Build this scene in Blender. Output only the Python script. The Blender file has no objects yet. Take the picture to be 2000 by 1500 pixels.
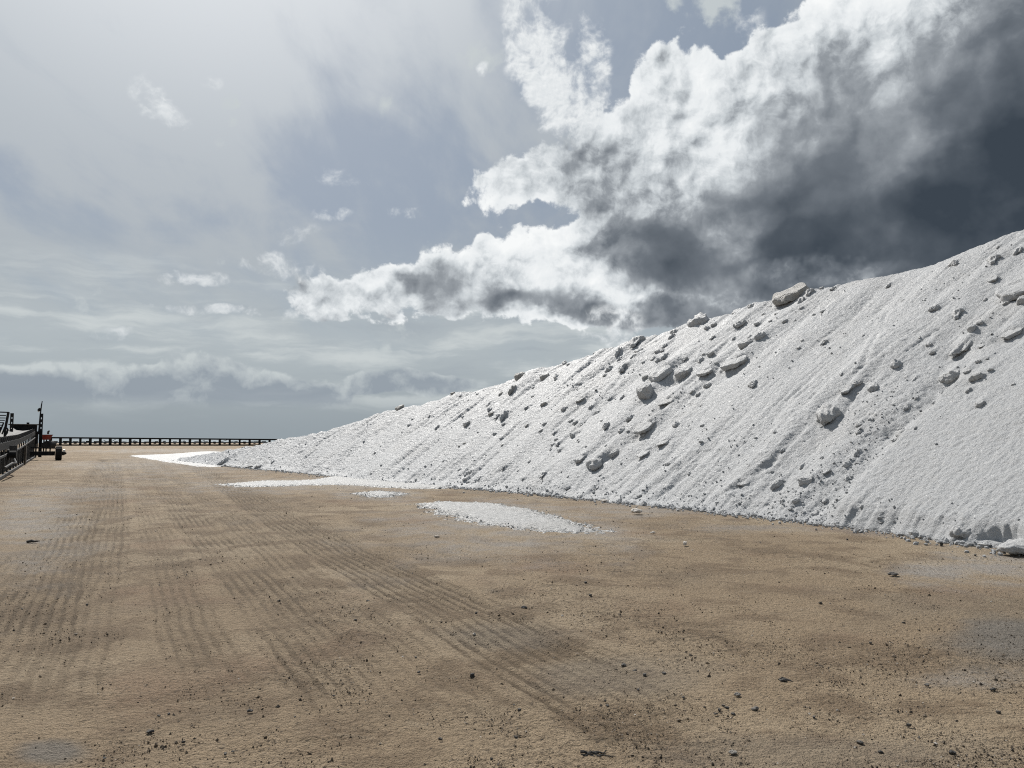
import bpy, math, random
import numpy as np
from mathutils import Vector, Matrix, Quaternion
from mathutils.bvhtree import BVHTree

scene = bpy.context.scene
COL = scene.collection

# ------------------------------------------------------------------ camera
EYE = 1.6
PITCH = math.radians(4.12)
cam_data = bpy.data.cameras.new('camera')
cam_data.sensor_width = 36.0
cam_data.lens = 27.0
cam_data.clip_start = 0.05
cam_data.clip_end = 30000.0
camera = bpy.data.objects.new('camera', cam_data)
COL.objects.link(camera)
camera.location = (0.0, 0.0, EYE)
camera.rotation_euler = (math.radians(90) + PITCH, 0.0, 0.0)
scene.camera = camera

# ------------------------------------------------------------------ exposure
scene.view_settings.view_transform = 'Standard'
scene.view_settings.look = 'None'
scene.view_settings.exposure = 0.0
scene.view_settings.gamma = 1.0
scene.view_settings.use_curve_mapping = False
scene.render.engine = 'CYCLES'
scene.cycles.use_denoising = False
scene.cycles.filter_width = 1.1
scene.cycles.max_bounces = 6
scene.cycles.diffuse_bounces = 3

# ------------------------------------------------------------------ sun
SUN_AZ = math.radians(-24.0)      # from +Y towards +X
SUN_EL = math.radians(48.0)
SUN_DIR = Vector((math.sin(SUN_AZ) * math.cos(SUN_EL), math.cos(SUN_AZ) * math.cos(SUN_EL), math.sin(SUN_EL)))
sun_data = bpy.data.lights.new('sun', 'SUN')
sun_data.energy = 4.4
sun_data.angle = math.radians(0.6)
sun_data.color = (1.0, 0.965, 0.915)
sun = bpy.data.objects.new('sun', sun_data)
COL.objects.link(sun)
sun.rotation_euler = SUN_DIR.to_track_quat('Z', 'Y').to_euler()
sun.location = SUN_DIR * 60


def ray_dir(px, py):
    """direction in the world of a point of the photograph (2000 x 1500)"""
    u, v = (px - 1000.0) / 1500.0, (750.0 - py) / 1500.0
    c, s = math.cos(PITCH), math.sin(PITCH)
    return Vector((u, c - v * s, s + v * c)).normalized()


def azel(px, py):
    d = ray_dir(px, py)
    return math.atan2(d.x, d.y), math.asin(d.z)


# ------------------------------------------------------------------ node helper
class NB:
    def __init__(self, tree):
        self.t = tree

    def n(self, kind, **kw):
        nd = self.t.nodes.new(kind)
        for k, v in kw.items():
            setattr(nd, k, v)
        return nd

    def put(self, sock, v):
        if isinstance(v, bpy.types.NodeSocket):
            self.t.links.new(v, sock)
        elif isinstance(v, (tuple, list)) and sock.type == 'RGBA' and len(v) == 3:
            sock.default_value = (*v, 1.0)
        else:
            sock.default_value = v

    def m(self, op, a, b=0.0, c=None, clamp=False):
        nd = self.n('ShaderNodeMath', operation=op)
        nd.use_clamp = clamp
        self.put(nd.inputs[0], a)
        self.put(nd.inputs[1], b)
        if c is not None:
            self.put(nd.inputs[2], c)
        return nd.outputs[0]

    def add(self, a, b): return self.m('ADD', a, b)
    def sub(self, a, b): return self.m('SUBTRACT', a, b)
    def mul(self, a, b): return self.m('MULTIPLY', a, b)
    def mad(self, a, b, c): return self.m('MULTIPLY_ADD', a, b, c)
    def mx(self, a, b): return self.m('MAXIMUM', a, b)
    def mn(self, a, b): return self.m('MINIMUM', a, b)
    def sat(self, a): return self.m('ADD', a, 0.0, clamp=True)

    def v(self, op, a, b=(0, 0, 0), s=1.0, c=None):
        nd = self.n('ShaderNodeVectorMath', operation=op)
        self.put(nd.inputs[0], a)
        self.put(nd.inputs[1], b)
        if op == 'SCALE':
            self.put(nd.inputs['Scale'], s)
        if c is not None:
            self.put(nd.inputs[2], c)
        return nd.outputs['Value'] if op in ('LENGTH', 'DOT_PRODUCT', 'DISTANCE') else nd.outputs['Vector']

    def xyz(self, x, y, z=0.0):
        nd = self.n('ShaderNodeCombineXYZ')
        for i, q in enumerate((x, y, z)):
            self.put(nd.inputs[i], q)
        return nd.outputs[0]

    def sep(self, a):
        nd = self.n('ShaderNodeSeparateXYZ')
        self.put(nd.inputs[0], a)
        return nd.outputs

    def ss(self, x, lo, hi, a=0.0, b=1.0, kind='SMOOTHSTEP'):
        nd = self.n('ShaderNodeMapRange', interpolation_type=kind)
        for i, q in enumerate((x, lo, hi, a, b)):
            self.put(nd.inputs[i], q)
        return nd.outputs[0]

    def lin(self, x, lo, hi, a=0.0, b=1.0): return self.ss(x, lo, hi, a, b, 'LINEAR')

    def noise(self, vec, scale, detail=4.0, rough=0.5, lac=2.0, dist=0.0, color=False, kind='FBM', dim='3D'):
        nd = self.n('ShaderNodeTexNoise', noise_dimensions=dim, noise_type=kind)
        self.put(nd.inputs['Vector'], vec)
        nd.inputs['Scale'].default_value = scale
        nd.inputs['Detail'].default_value = detail
        nd.inputs['Roughness'].default_value = rough
        nd.inputs['Lacunarity'].default_value = lac
        nd.inputs['Distortion'].default_value = dist
        return nd.outputs['Color'] if color else nd.outputs[0]

    def voro(self, vec, scale, feature='F1', detail=0.0, rough=0.5, out='Distance', rand=1.0, smooth=0.5):
        nd = self.n('ShaderNodeTexVoronoi', feature=feature)
        self.put(nd.inputs['Vector'], vec)
        nd.inputs['Scale'].default_value = scale
        nd.inputs['Detail'].default_value = detail
        nd.inputs['Roughness'].default_value = rough
        nd.inputs['Randomness'].default_value = rand
        if 'Smoothness' in nd.inputs:
            nd.inputs['Smoothness'].default_value = smooth
        return nd.outputs[out]

    def mapping(self, vec, loc=(0, 0, 0), rot=(0, 0, 0), scale=(1, 1, 1), kind='POINT'):
        nd = self.n('ShaderNodeMapping', vector_type=kind)
        self.put(nd.inputs['Vector'], vec)
        nd.inputs['Location'].default_value = loc
        nd.inputs['Rotation'].default_value = rot
        nd.inputs['Scale'].default_value = scale
        return nd.outputs[0]

    def mix(self, f, a, b, blend='MIX'):
        nd = self.n('ShaderNodeMix', data_type='RGBA', blend_type=blend)
        self.put(nd.inputs[0], f)
        self.put(nd.inputs[6], a)
        self.put(nd.inputs[7], b)
        return nd.outputs[2]

    def ramp(self, f, stops, interp='LINEAR'):
        nd = self.n('ShaderNodeValToRGB')
        cr = nd.color_ramp
        cr.interpolation = interp
        while len(cr.elements) < len(stops):
            cr.elements.new(0.5)
        for e, (p, c) in zip(cr.elements, stops):
            e.position = p
            e.color = (*c, 1.0) if len(c) == 3 else c
        self.put(nd.inputs[0], f)
        return nd.outputs[0]


def srgb(r, g, b):
    f = lambda c: (c / 12.92) if c <= 0.04045 else ((c + 0.055) / 1.055) ** 2.4
    return tuple(f(x / 255.0) for x in (r, g, b))


# ------------------------------------------------------------------ sky and clouds (world)
world = bpy.data.worlds.new('World')
scene.world = world
world.use_nodes = True
world.cycles.sampling_method = 'MANUAL'
world.cycles.sample_map_resolution = 256
wt = world.node_tree
wt.nodes.clear()
W = NB(wt)
DIR = W.v('NORMALIZE', W.n('ShaderNodeTexCoord').outputs['Generated'])
dx, dy, dz = W.sep(DIR)
AZ = W.m('ARCTAN2', dx, dy)
EL = W.m('ARCSINE', dz)
Q = W.xyz(AZ, EL, 1.0)
COSSUN = W.v('DOT_PRODUCT', DIR, tuple(SUN_DIR))

nish = W.n('ShaderNodeTexSky', sky_type='NISHITA')
nish.sun_disc = False
nish.sun_elevation = SUN_EL
nish.sun_rotation = SUN_AZ
nish.altitude = 0.0
nish.air_density = 1.0
nish.dust_density = 2.0
nish.ozone_density = 1.5
W.t.links.new(DIR, nish.inputs['Vector'])

# domain warps shared by the cloud fields
w_big = W.v('SUBTRACT', W.noise(DIR, 4.0, 3.0, 0.5, color=True), (0.5, 0.5, 0.5))
w_med = W.v('SUBTRACT', W.noise(DIR, 16.0, 4.0, 0.55, color=True), (0.5, 0.5, 0.5))
QW = W.v('MULTIPLY_ADD', w_big, (0.09, 0.09, 0.0), c=Q)
QW = W.v('MULTIPLY_ADD', w_med, (0.05, 0.05, 0.0), c=QW)
QS = W.v('MULTIPLY_ADD', w_med, (0.022, 0.022, 0.0), c=Q)


def blob(q, x, y, rx, ry, rot=0.0, weight=1.0, soft=(1.25, 0.25)):
    a, e = azel(x, y)
    k = math.cos(e) ** 0.5
    r = math.radians(rot)
    c, s, rx, ry = math.cos(r), math.sin(r), rx / 1500.0 * k, ry / 1500.0 * k
    u = W.v('DOT_PRODUCT', q, (c / rx, s / rx, -(a * c + e * s) / rx))
    u = W.mul(u, u)
    w = W.v('DOT_PRODUCT', q, (-s / ry, c / ry, (a * s - e * c) / ry))
    u = W.mad(w, w, u)
    return W.ss(u, soft[0] ** 2, soft[1] ** 2, 0.0, weight)


def field(q, blobs, soft=(1.25, 0.25)):
    tot = None
    for b in blobs:
        f = blob(q, *b, soft=soft)
        tot = f if tot is None else W.add(tot, f)
    return tot


# --- high veil: streaked cirrostratus, thin over the blue, brighter towards the sun
den = W.add(W.mx(dz, 0.0), 0.22)
VP = W.xyz(W.m('DIVIDE', dx, den), W.m('DIVIDE', dy, den), 0.0)
vp1 = W.mapping(VP, (0.3, 0.1, 0), (0, 0, math.radians(30)), (1.25, 0.62, 1.0))
veil_n = W.noise(vp1, 2.2, 6.0, 0.55, dist=0.8)
veil_f = W.noise(W.mapping(VP, (0, 0, 0), (0, 0, math.radians(40)), (3.2, 1.1, 1)), 2.2, 5.0, 0.6, dist=0.4)
veil = W.add(W.mul(veil_n, 0.62), W.mul(veil_f, 0.38))
veil_base = field(QW, [
    (180, 180, 420, 300, 30, 0.20), (330, 500, 420, 60, -33, 0.22), (600, 60, 520, 160, 0, 0.20),
    (130, 420, 330, 46, -30, -0.34), (470, 545, 200, 40, -20, -0.16), (800, 400, 260, 120, -20, -0.22),
    (1250, 60, 330, 150, 10, -0.25), (560, 300, 260, 50, -38, -0.16), (900, 200, 200, 80, 20, -0.05)])
veil_k = W.ss(W.add(W.mad(veil, 2.8, -0.83), veil_base), 0.20, 0.90, 0.12, 0.98)
glow = W.ss(COSSUN, 0.25, 1.0, 0.0, 1.0, 'LINEAR')
glow2 = W.m('POWER', glow, 2.5)
veil_c = W.mix(glow2, srgb(126, 136, 146), srgb(212, 218, 223))
halo = W.m('POWER', W.ss(COSSUN, 0.86, 1.0, 0.0, 1.0, 'LINEAR'), 2.0)
veil_c = W.mix(W.mul(halo, 0.80), veil_c, (1.00, 1.01, 1.03))
blue = W.mix(glow, srgb(82, 98, 118), srgb(160, 174, 190))
nis = W.v('SCALE', nish.outputs[0], s=0.06)
SKY = W.mix(0.72, nis, blue)
SKY = W.mix(veil_k, SKY, veil_c)

# --- low layer of haze and stratus bands towards the horizon
hz = W.ss(EL, 0.30, 0.02, 0.0, 1.0)
sp = W.v('MULTIPLY', QS, (1.0, 6.5, 1.0))
band = W.noise(sp, 5.0, 6.0, 0.55, dist=0.3)
band2 = W.noise(W.v('MULTIPLY', QS, (1.0, 3.0, 1.0)), 12.0, 5.0, 0.55)
bz = W.mul(W.ss(EL, 0.26, 0.15), W.ss(EL, 0.015, 0.07))
haze_c = W.mix(W.ss(EL, 0.0, 0.14), srgb(150, 160, 166), srgb(186, 195, 198))
SKY = W.mix(W.mul(hz, 0.92), SKY, haze_c)
bandk = W.mul(bz, W.ss(W.add(W.mul(band, 0.75), W.mul(band2, 0.25)), 0.47, 0.66))
SKY = W.mix(W.mul(bandk, 0.75), SKY, srgb(208, 214, 214))
bandd = W.mul(bz, W.ss(W.add(W.mul(band, 0.8), W.mul(band2, 0.2)), 0.46, 0.33))
SKY = W.mix(W.mul(bandd, 0.40), SKY, srgb(158, 167, 175))

# --- billows shared by the cumulus layers, with relief towards the sun
SUNV = tuple(SUN_DIR)
toward = W.v('SUBTRACT', SUNV, DIR)


def billow(vec, scale):
    a = W.noise(vec, scale, 6.0, 0.56, lac=2.1)
    b = W.m('ABSOLUTE', W.sub(W.noise(vec, scale * 1.5, 0.0), 0.5))
    c = W.m('ABSOLUTE', W.sub(W.noise(vec, scale * 3.7, 0.0), 0.5))
    return W.add(W.mad(a, 0.8, 0.12), W.add(W.mul(b, 0.42), W.mul(c, 0.24)))


DW = W.v('MULTIPLY_ADD', w_med, (0.03, 0.03, 0.03), c=DIR)
n0 = billow(DW, 9.0)
n1 = billow(W.v('ADD', DW, W.v('SCALE', toward, s=0.022)), 9.0)
relief = W.sub(n0, n1)
s0 = W.noise(DW, 7.0, 3.0, 0.5)
s1 = W.noise(W.v('ADD', DW, W.v('SCALE', toward, s=0.035)), 7.0, 3.0, 0.5)
relief_s = W.sub(s0, s1)
f0 = W.noise(DW, 34.0, 6.0, 0.6)
f1 = W.noise(W.v('ADD', DW, W.v('SCALE', toward, s=0.006)), 34.0, 6.0, 0.6)
relief_f = W.sub(f0, f1)

# --- distant row of cumulus above the horizon
row = field(QS, [
    (215, 755, 90, 50), (310, 760, 60, 40), (385, 745, 80, 60), (470, 755, 80, 52), (560, 768, 80, 40),
    (630, 782, 60, 24), (60, 752, 90, 36), (-60, 755, 120, 40), (-260, 760, 160, 50),
    (720, 752, 60, 24), (800, 740, 90, 26), (870, 757, 80, 24)], soft=(1.25, 0.0))
row_t = W.add(row, W.add(W.mul(W.sub(n0, 0.60), 2.2), W.mul(W.sub(f0, 0.5), 0.8)))
row_a = W.ss(row_t, 0.22, 0.55)
row_k = W.sub(W.mad(row, 0.55, 0.10), W.add(W.mul(relief, 4.0), W.mul(relief_f, 1.2)))
e_row = W.ss(EL, 0.085, 0.040)
row_low = W.ss(EL, 0.034, 0.054)
row_c = W.mix(W.sat(W.mad(e_row, 0.60, W.sub(row_k, 0.20))), srgb(200, 207, 208), srgb(147, 157, 167))
SKY = W.mix(W.mul(W.mul(row_a, row_low), 0.85), SKY, row_c)

# --- big cumulus
mass = [
    (1960, 260, 560, 330, 25, 1.3), (1620, 330, 330, 260, 20, 1.0), (1380, 260, 190, 190, 10, 0.9),
    (1300, 150, 80, 80, 0, 0.6), (1170, 310, 160, 105, 25, 0.9), (1000, 350, 95, 70, 25, 0.75),
    (1250, 480, 220, 110, 0, 0.9), (1050, 520, 150, 95, 10, 0.85), (930, 530, 110, 75, 15, 0.8),
    (1090, 605, 190, 52, 0, 0.85), (1330, 590, 180, 70, 0, 0.9), (740, 565, 150, 55, 5, 0.8),
    (600, 570, 80, 55, 0, 0.72), (1680, 80, 170, 120, 20, 0.9), (1500, 140, 110, 80, 20, 0.75),
    (1900, 20, 260, 130, 0, 1.0), (2500, 300, 500, 420, 0, 1.2), (1085, 408, 70, 44, 15, -0.46),
    (1440, 60, 60, 75, 0, -0.35)]
body = field(QW, mass, soft=(1.20, 0.15))
dens = W.add(body, W.mul(W.sub(n0, 0.60), 2.3))
dens = W.add(dens, W.mul(W.sub(f0, 0.5), 1.35))
cum_a = W.mul(W.ss(dens, 0.34, 0.60), W.ss(body, 0.03, 0.18))
QD = W.v('MULTIPLY_ADD', W.v('SUBTRACT', W.noise(DIR, 9.0, 4.0, 0.6, color=True), (0.5, 0.5, 0.5)), (0.16, 0.10, 0.0), c=QW)
dark = field(QD, [
    (1880, 455, 330, 130, 18, 0.46), (1790, 310, 330, 120, 30, 0.24), (2120, 180, 270, 200, 30, 0.30),
    (2250, 480, 300, 260, 0, 0.25), (1650, 400, 200, 110, 20, 0.10), (1500, 430, 260, 90, 15, 0.24), (1440, 320, 280, 95, 24, 0.20), (1620, 230, 260, 100, 30, 0.20), (1190, 340, 90, 60, 0, 0.12), (1270, 250, 90, 50, 30, 0.08), (1000, 560, 200, 60, 0, 0.10), (1225, 485, 110, 50, 0, 0.18), (1300, 500, 160, 60, -6, 0.22), (1400, 540, 180, 45, 0, 0.28),
    (1090, 615, 150, 36, 0, 0.40), (930, 575, 90, 38, -10, 0.26), (1330, 620, 150, 36, 0, 0.50), (860, 548, 60, 36, 10, 0.16),
    (1130, 310, 55, 30, 0, 0.20), (1690, 190, 190, 90, 28, 0.08), (1600, 515, 110, 26, 0, -0.40), (1130, 655, 80, 22, 0, -0.2),
    (2700, 350, 480, 420, 0, 0.6)], soft=(1.35, 0.1))
broad = W.noise(DW, 3.2, 4.0, 0.55)
thick = W.add(dark, W.mul(W.sub(s0, 0.50), 0.7))
thick = W.add(thick, W.mul(W.sub(broad, 0.5), 1.5))
thick = W.add(thick, W.mul(W.sub(f0, 0.5), 0.34))
thick = W.add(thick, W.mul(W.ss(dens, 0.3, 1.2), 0.16))
thick = W.sub(thick, W.mul(relief_s, 1.3))
lit = W.ss(dark, 0.7, 0.15, 0.2, 1.0)
thick = W.sub(thick, W.mul(W.mul(relief, 2.1), lit))
thick = W.sub(thick, W.mul(W.mul(relief_f, 0.95), lit))
cum_c = W.ramp(W.lin(thick, -0.25, 1.35), [
    (0.0, srgb(248, 250, 250)), (0.19, srgb(232, 236, 238)), (0.32, srgb(200, 206, 210)),
    (0.46, srgb(150, 156, 162)), (0.62, srgb(110, 117, 125)), (0.82, srgb(80, 88, 97)), (1.0, srgb(60, 69, 79))])
SKY = W.mix(cum_a, SKY, cum_c)

# --- ragged wisps
wisp = field(QS, [
    (1030, 40, 52, 90, 0, 0.55), (1048, 130, 56, 75, -15, 0.52), (1085, 195, 50, 60, -30, 0.60), (1100, 110, 46, 80, 0, 0.30), (1120, 235, 60, 40, -20, 0.5),
    (1165, 80, 30, 70, 10, 0.42), (1160, 170, 32, 70, 0, 0.42), (300, 195, 44, 30, -40, 0.40), (335, 230, 36, 20, -20, 0.36),
    (412, 165, 18, 14, 0, 0.34), (350, 545, 42, 14, 0, 0.60), (408, 548, 42, 14, 0, 0.60), (640, 418, 44, 14, 0, 0.42),
    (800, 414, 50, 15, 0, 0.34), (650, 348, 44, 16, -10, 0.32), (585, 460, 40, 18, 20, 0.32), (555, 525, 80, 26, -8, 0.60),
    (390, 605, 80, 9, 0, 0.42), (500, 612, 80, 10, 0, 0.45), (660, 605, 110, 18, 0, 0.45), (240, 655, 60, 12, 0, 0.34), (946, 138, 12, 16, 0, 0.34),
    (1470, 80, 34, 70, 0, 0.30), (1195, 640, 60, 40, 0, 0.5)], soft=(1.5, 0.0))
tear = W.m('ABSOLUTE', W.sub(W.noise(DW, 26.0, 3.0, 0.6), 0.5))
wd = W.add(wisp, W.add(W.mul(W.sub(n0, 0.60), 2.0), W.mul(W.sub(f0, 0.5), 2.6)))
wd = W.sub(wd, W.mul(tear, 2.2))
wisp_a = W.mul(W.mul(W.ss(wd, 0.02, 0.95), W.ss(wisp, 0.04, 0.40)), W.ss(dx, -0.30, 0.0, 0.75, 1.0))
wisp_c = W.mix(W.sat(W.mad(relief_f, 2.0, 0.6)), srgb(196, 204, 210), srgb(246, 248, 248))
SKY = W.mix(wisp_a, SKY, wisp_c)

bg = W.n('ShaderNodeBackground')
W.t.links.new(SKY, bg.inputs['Color'])
bg.inputs['Strength'].default_value = 1.0
wo = W.n('ShaderNodeOutputWorld')
W.t.links.new(bg.outputs[0], wo.inputs['Surface'])

# ------------------------------------------------------------------ small helpers
rng = np.random.default_rng(7)


def _hash(ix, iy, seed):
    h = (ix.astype(np.int64) * 374761393 + iy.astype(np.int64) * 668265263 + seed * 1442695041) & 0xFFFFFFFF
    h = ((h ^ (h >> 13)) * 1274126177) & 0xFFFFFFFF
    return (h ^ (h >> 16)) & 0xFFFFFFFF


def pn(x, y, seed=0):
    """gradient noise, about -0.7 .. 0.7"""
    x0, y0 = np.floor(x), np.floor(y)
    fx, fy = x - x0, y - y0
    u, v = fx * fx * fx * (fx * (fx * 6 - 15) + 10), fy * fy * fy * (fy * (fy * 6 - 15) + 10)

    def g(ox, oy):
        a = _hash(x0 + ox, y0 + oy, seed) * (2 * math.pi / 4294967296.0)
        return np.cos(a) * (fx - ox) + np.sin(a) * (fy - oy)
    a = g(0, 0) * (1 - u) + g(1, 0) * u
    b = g(0, 1) * (1 - u) + g(1, 1) * u
    return a * (1 - v) + b * v


def fbm(x, y, octaves=4, gain=0.5, lac=2.03, seed=0):
    t, a = 0.0, 1.0
    for i in range(octaves):
        t = t + a * pn(x, y, seed + i * 17)
        x, y, a = x * lac + 3.1, y * lac - 1.7, a * gain
    return t


def sstep(x, a, b):
    t = np.clip((x - a) / (b - a), 0, 1)
    return t * t * (3 - 2 * t)


def new_mesh(name, verts, faces, smooth=True, attrs=None):
    """faces: int array (n,3) or (n,4)"""
    verts = np.asarray(verts, np.float32)
    faces = np.asarray(faces, np.int32)
    me = bpy.data.meshes.new(name)
    k = faces.shape[1]
    me.vertices.add(len(verts))
    me.vertices.foreach_set('co', verts.ravel())
    me.loops.add(faces.size)
    me.loops.foreach_set('vertex_index', faces.ravel())
    me.polygons.add(len(faces))
    me.polygons.foreach_set('loop_start', np.arange(0, faces.size, k, dtype=np.int32))
    me.polygons.foreach_set('use_smooth', np.full(len(faces), smooth, bool))
    for an, av in (attrs or {}).items():
        at = me.attributes.new(an, 'FLOAT', 'POINT')
        at.data.foreach_set('value', np.asarray(av, np.float32).ravel())
    me.update(calc_edges=True)
    me.validate()
    return me


def link(name, me, mat=None, parent=None):
    o = bpy.data.objects.new(name, me)
    COL.objects.link(o)
    if mat is not None and not me.materials:
        me.materials.append(mat)
    if parent is not None:
        o.parent = parent
    return o


def tag(o, label=None, category=None, group=None, kind=None):
    if label: o['label'] = label
    if category: o['category'] = category
    if group: o['group'] = group
    if kind: o['kind'] = kind
    return o


def empty(name, loc, rz=0.0):
    o = bpy.data.objects.new(name, None)
    o.empty_display_size = 0.2
    COL.objects.link(o)
    o.location = loc
    o.rotation_euler = (0, 0, rz)
    return o


def ground_at(px, py):
    d = ray_dir(px, py)
    t = -EYE / d.z
    return np.array((d.x * t, d.y * t))


def project(p):
    p = np.asarray(p, float)
    c, s = math.cos(PITCH), math.sin(PITCH)
    x, y, z = p[..., 0], p[..., 1], p[..., 2] - EYE
    w = c * y + s * z
    w = np.where(np.abs(w) < 1e-3, 1e-3, w)
    return 1000 + 1500 * x / w, 750 - 1500 * (-s * y + c * z) / w, w


def spline(p, n):
    p = np.asarray(p, float)
    out = []
    q = np.vstack([2 * p[0] - p[1], p, 2 * p[-1] - p[-2]])
    for i in range(len(p) - 1):
        a, b, c, d = q[i:i + 4]
        for t in np.arange(n) / n:
            out.append(0.5 * (2 * b + (c - a) * t + (2 * a - 5 * b + 4 * c - d) * t * t + (3 * b - a - 3 * c + d) * t ** 3))
    out.append(p[-1])
    return np.array(out)


def grid_faces(nr, nc):
    i = np.arange(nr * nc).reshape(nr, nc)
    return np.stack([i[:-1, :-1], i[:-1, 1:], i[1:, 1:], i[1:, :-1]], -1).reshape(-1, 4)


# ------------------------------------------------------------------ materials
def material(name):
    m = bpy.data.materials.new(name)
    m.use_nodes = True
    m.node_tree.nodes.clear()
    b = NB(m.node_tree)
    out = b.n('ShaderNodeOutputMaterial')
    pr = b.n('ShaderNodeBsdfPrincipled')
    b.t.links.new(pr.outputs[0], out.inputs['Surface'])
    return m, b, pr


def bump(b, pr, height, strength, dist):
    nd = b.n('ShaderNodeBump')
    nd.inputs['Strength'].default_value = strength
    nd.inputs['Distance'].default_value = dist
    b.put(nd.inputs['Height'], height)
    b.t.links.new(nd.outputs[0], pr.inputs['Normal'])


def salt_material(name, tint=(0.470, 0.477, 0.480), dirt=0.0):
    m, b, pr = material(name)
    p = b.n('ShaderNodeNewGeometry').outputs['Position']
    big = b.noise(p, 0.55, 4, 0.55)
    mid = b.noise(p, 6.0, 4, 0.6)
    grain = b.noise(p, 16.0, 6, 0.78)
    fine = b.noise(p, 70.0, 3, 0.65)
    wash = b.noise(b.v('MULTIPLY', p, (1.0, 1.0, 0.25)), 0.9, 5, 0.6, dist=0.6)
    dirty = tuple(c * k for c, k in zip(tint, (0.80, 0.765, 0.72)))
    col = b.mix(b.sat(b.add(b.mul(b.ss(big, 0.50, 0.72), 0.30), b.add(b.mul(b.ss(mid, 0.52, 0.75), 0.22), dirt))), tint, dirty)
    col = b.mix(b.mul(b.ss(wash, 0.54, 0.70), 0.35), col, tuple(c * k for c, k in zip(tint, (0.80, 0.79, 0.775))))
    col = b.mix(b.ss(fine, 0.62, 0.80), col, tuple(min(1, c * 1.12) for c in tint))
    b.put(pr.inputs['Base Color'], col)
    b.put(pr.inputs['Roughness'], b.lin(fine, 0.3, 0.7, 0.60, 0.34))
    pr.inputs['IOR'].default_value = 1.5
    h = b.add(b.mul(grain, 1.5), b.mul(mid, 0.5))
    bump(b, pr, h, 0.9, 0.036)
    return m


SALT = salt_material('salt')
SALT_LUMP = salt_material('salt_lump', (0.55, 0.551, 0.546), 0.0)
SALT_DIRTY = salt_material('salt_lump_dirty', (0.44, 0.428, 0.40), 0.2)

# ------------------------------------------------------------------ salt pile
TOE = [(13.2, -6), (11.3, -1), (9.6, 3.5), (8.3, 7.5), (7.23, 10.98), (6.24, 13.8), (4.6, 16.6), (2.4, 20.0), (0, 23.32),
       (-2.7, 26.6), (-6.1, 30.8), (-9.73, 36.2), (-13.3, 41.0), (-17.6, 46.6), (-21.2, 51.5), (-24.5, 56.5),
       (-26.2, 61.0), (-24.8, 64.5), (-20.5, 65.5), (-12, 60)]
CREST = [14.5, 14.2, 13.8, 13.4, 12.9, 12.55, 12.25, 12.0, 11.75, 11.5, 11.4, 11.3, 10.25, 9.8, 9.5, 9.13, 8.65, 8.0, 7.2, 6.2, 5.4, 4.85,
         4.2, 3.45, 2.78, 2.3, 1.6, 1.32, 1.0, 0.62, 0.32, 0.25, 0.25, 0.25, 0.25, 0.25, 0.25, 0.3, 0.3]
REPOSE = math.radians(35.0)
toe_d = spline(TOE, 40)
n_d = len(toe_d)
tan_d = np.gradient(toe_d, axis=0)
kern = np.hanning(61)
kern /= kern.sum()
tan_d = np.stack([np.convolve(np.pad(tan_d[:, i], 30, 'edge'), kern, 'valid') for i in (0, 1)], 1)
tan_d /= np.linalg.norm(tan_d, axis=1)[:, None]
up_d = np.stack([tan_d[:, 1], -tan_d[:, 0]], 1)
crest_d = np.interp(np.arange(n_d), np.arange(len(CREST)) * 20, CREST)
crest_d = np.convolve(np.pad(crest_d, 10, 'edge'), np.hanning(23)[1:-1] / np.hanning(23).sum(), 'valid')[:n_d]
arc_d = np.concatenate([[0], np.cumsum(np.linalg.norm(np.diff(toe_d, axis=0), axis=1))])

# columns spaced by their distance from the eye
mid = toe_d + up_d * crest_d[:, None] * 0.35
wgt = 1.0 / np.maximum(np.linalg.norm(mid, axis=1), 9.0)
wgt[:120] *= 0.35
wgt[640:] *= 0.3
cum = np.cumsum(wgt)
NC, NT, NB_BACK = 1150, 330, 26
ci = np.interp(np.linspace(cum[0], cum[-1], NC), cum, np.arange(n_d))


def at_col(a):
    return np.interp(ci, np.arange(n_d), a)


tx, ty, ux, uy = at_col(toe_d[:, 0]), at_col(toe_d[:, 1]), at_col(up_d[:, 0]), at_col(up_d[:, 1])
LW, arc = at_col(crest_d), at_col(arc_d)
LW = LW * (1 + 0.020 * fbm(arc * 0.5, arc * 0 + 3, 4, 0.6, seed=4))
toe_px = project(np.stack([tx, ty, tx * 0], -1))[0]
# row parameter: 0 toe .. 1 crest, then a rounded top and the back
tt = np.linspace(0, 1, NT) ** 1.12
tb = np.linspace(0, 1, NB_BACK + 1)[1:]
ROWS = NT + NB_BACK
S = np.broadcast_to(arc[:, None], (NC, ROWS))
w_h = np.empty((NC, ROWS))           # horizontal distance from the toe
z_b = np.empty((NC, ROWS))
w_h[:, :NT] = LW[:, None] * tt[None]
zt = w_h[:, :NT] * math.tan(REPOSE)
hc = (LW * math.tan(REPOSE))[:, None]
rr = 0.05 * hc                        # rounding of the crest
zz = hc - np.logaddexp(0, (hc - zt) / rr * 1.0) * rr
z_b[:, :NT] = zt - rr * np.exp(-(hc - zt) / rr) * 0.25
w_h[:, NT:] = LW[:, None] * (1 + 0.85 * tb[None])
z_b[:, NT:] = np.maximum(z_b[:, NT - 1:NT] * (1 - tb[None] ** 1.3 * 1.03) + 0.02 * hc * (1 - (1 - tb[None]) ** 2) * (tb[None] < .2), -0.05)
slope_len = np.where(w_h <= LW[:, None], w_h, LW[:, None]) / math.cos(REPOSE)
front = np.zeros((NC, ROWS), bool)
front[:, :NT] = True

X0 = tx[:, None] + ux[:, None] * w_h
Y0 = ty[:, None] + uy[:, None] * w_h
px0, py0, pw0 = project(np.stack([X0, Y0, z_b], -1))


def locate(px, py):
    """grid cell of the pile face seen at a point of the photograph"""
    d2 = np.where(front, (px0 - px) ** 2 + (py0 - py) ** 2, 1e12)
    d2 = np.where(pw0 > 1, d2, 1e12)
    return np.unravel_index(np.argmin(d2), d2.shape)


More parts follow.
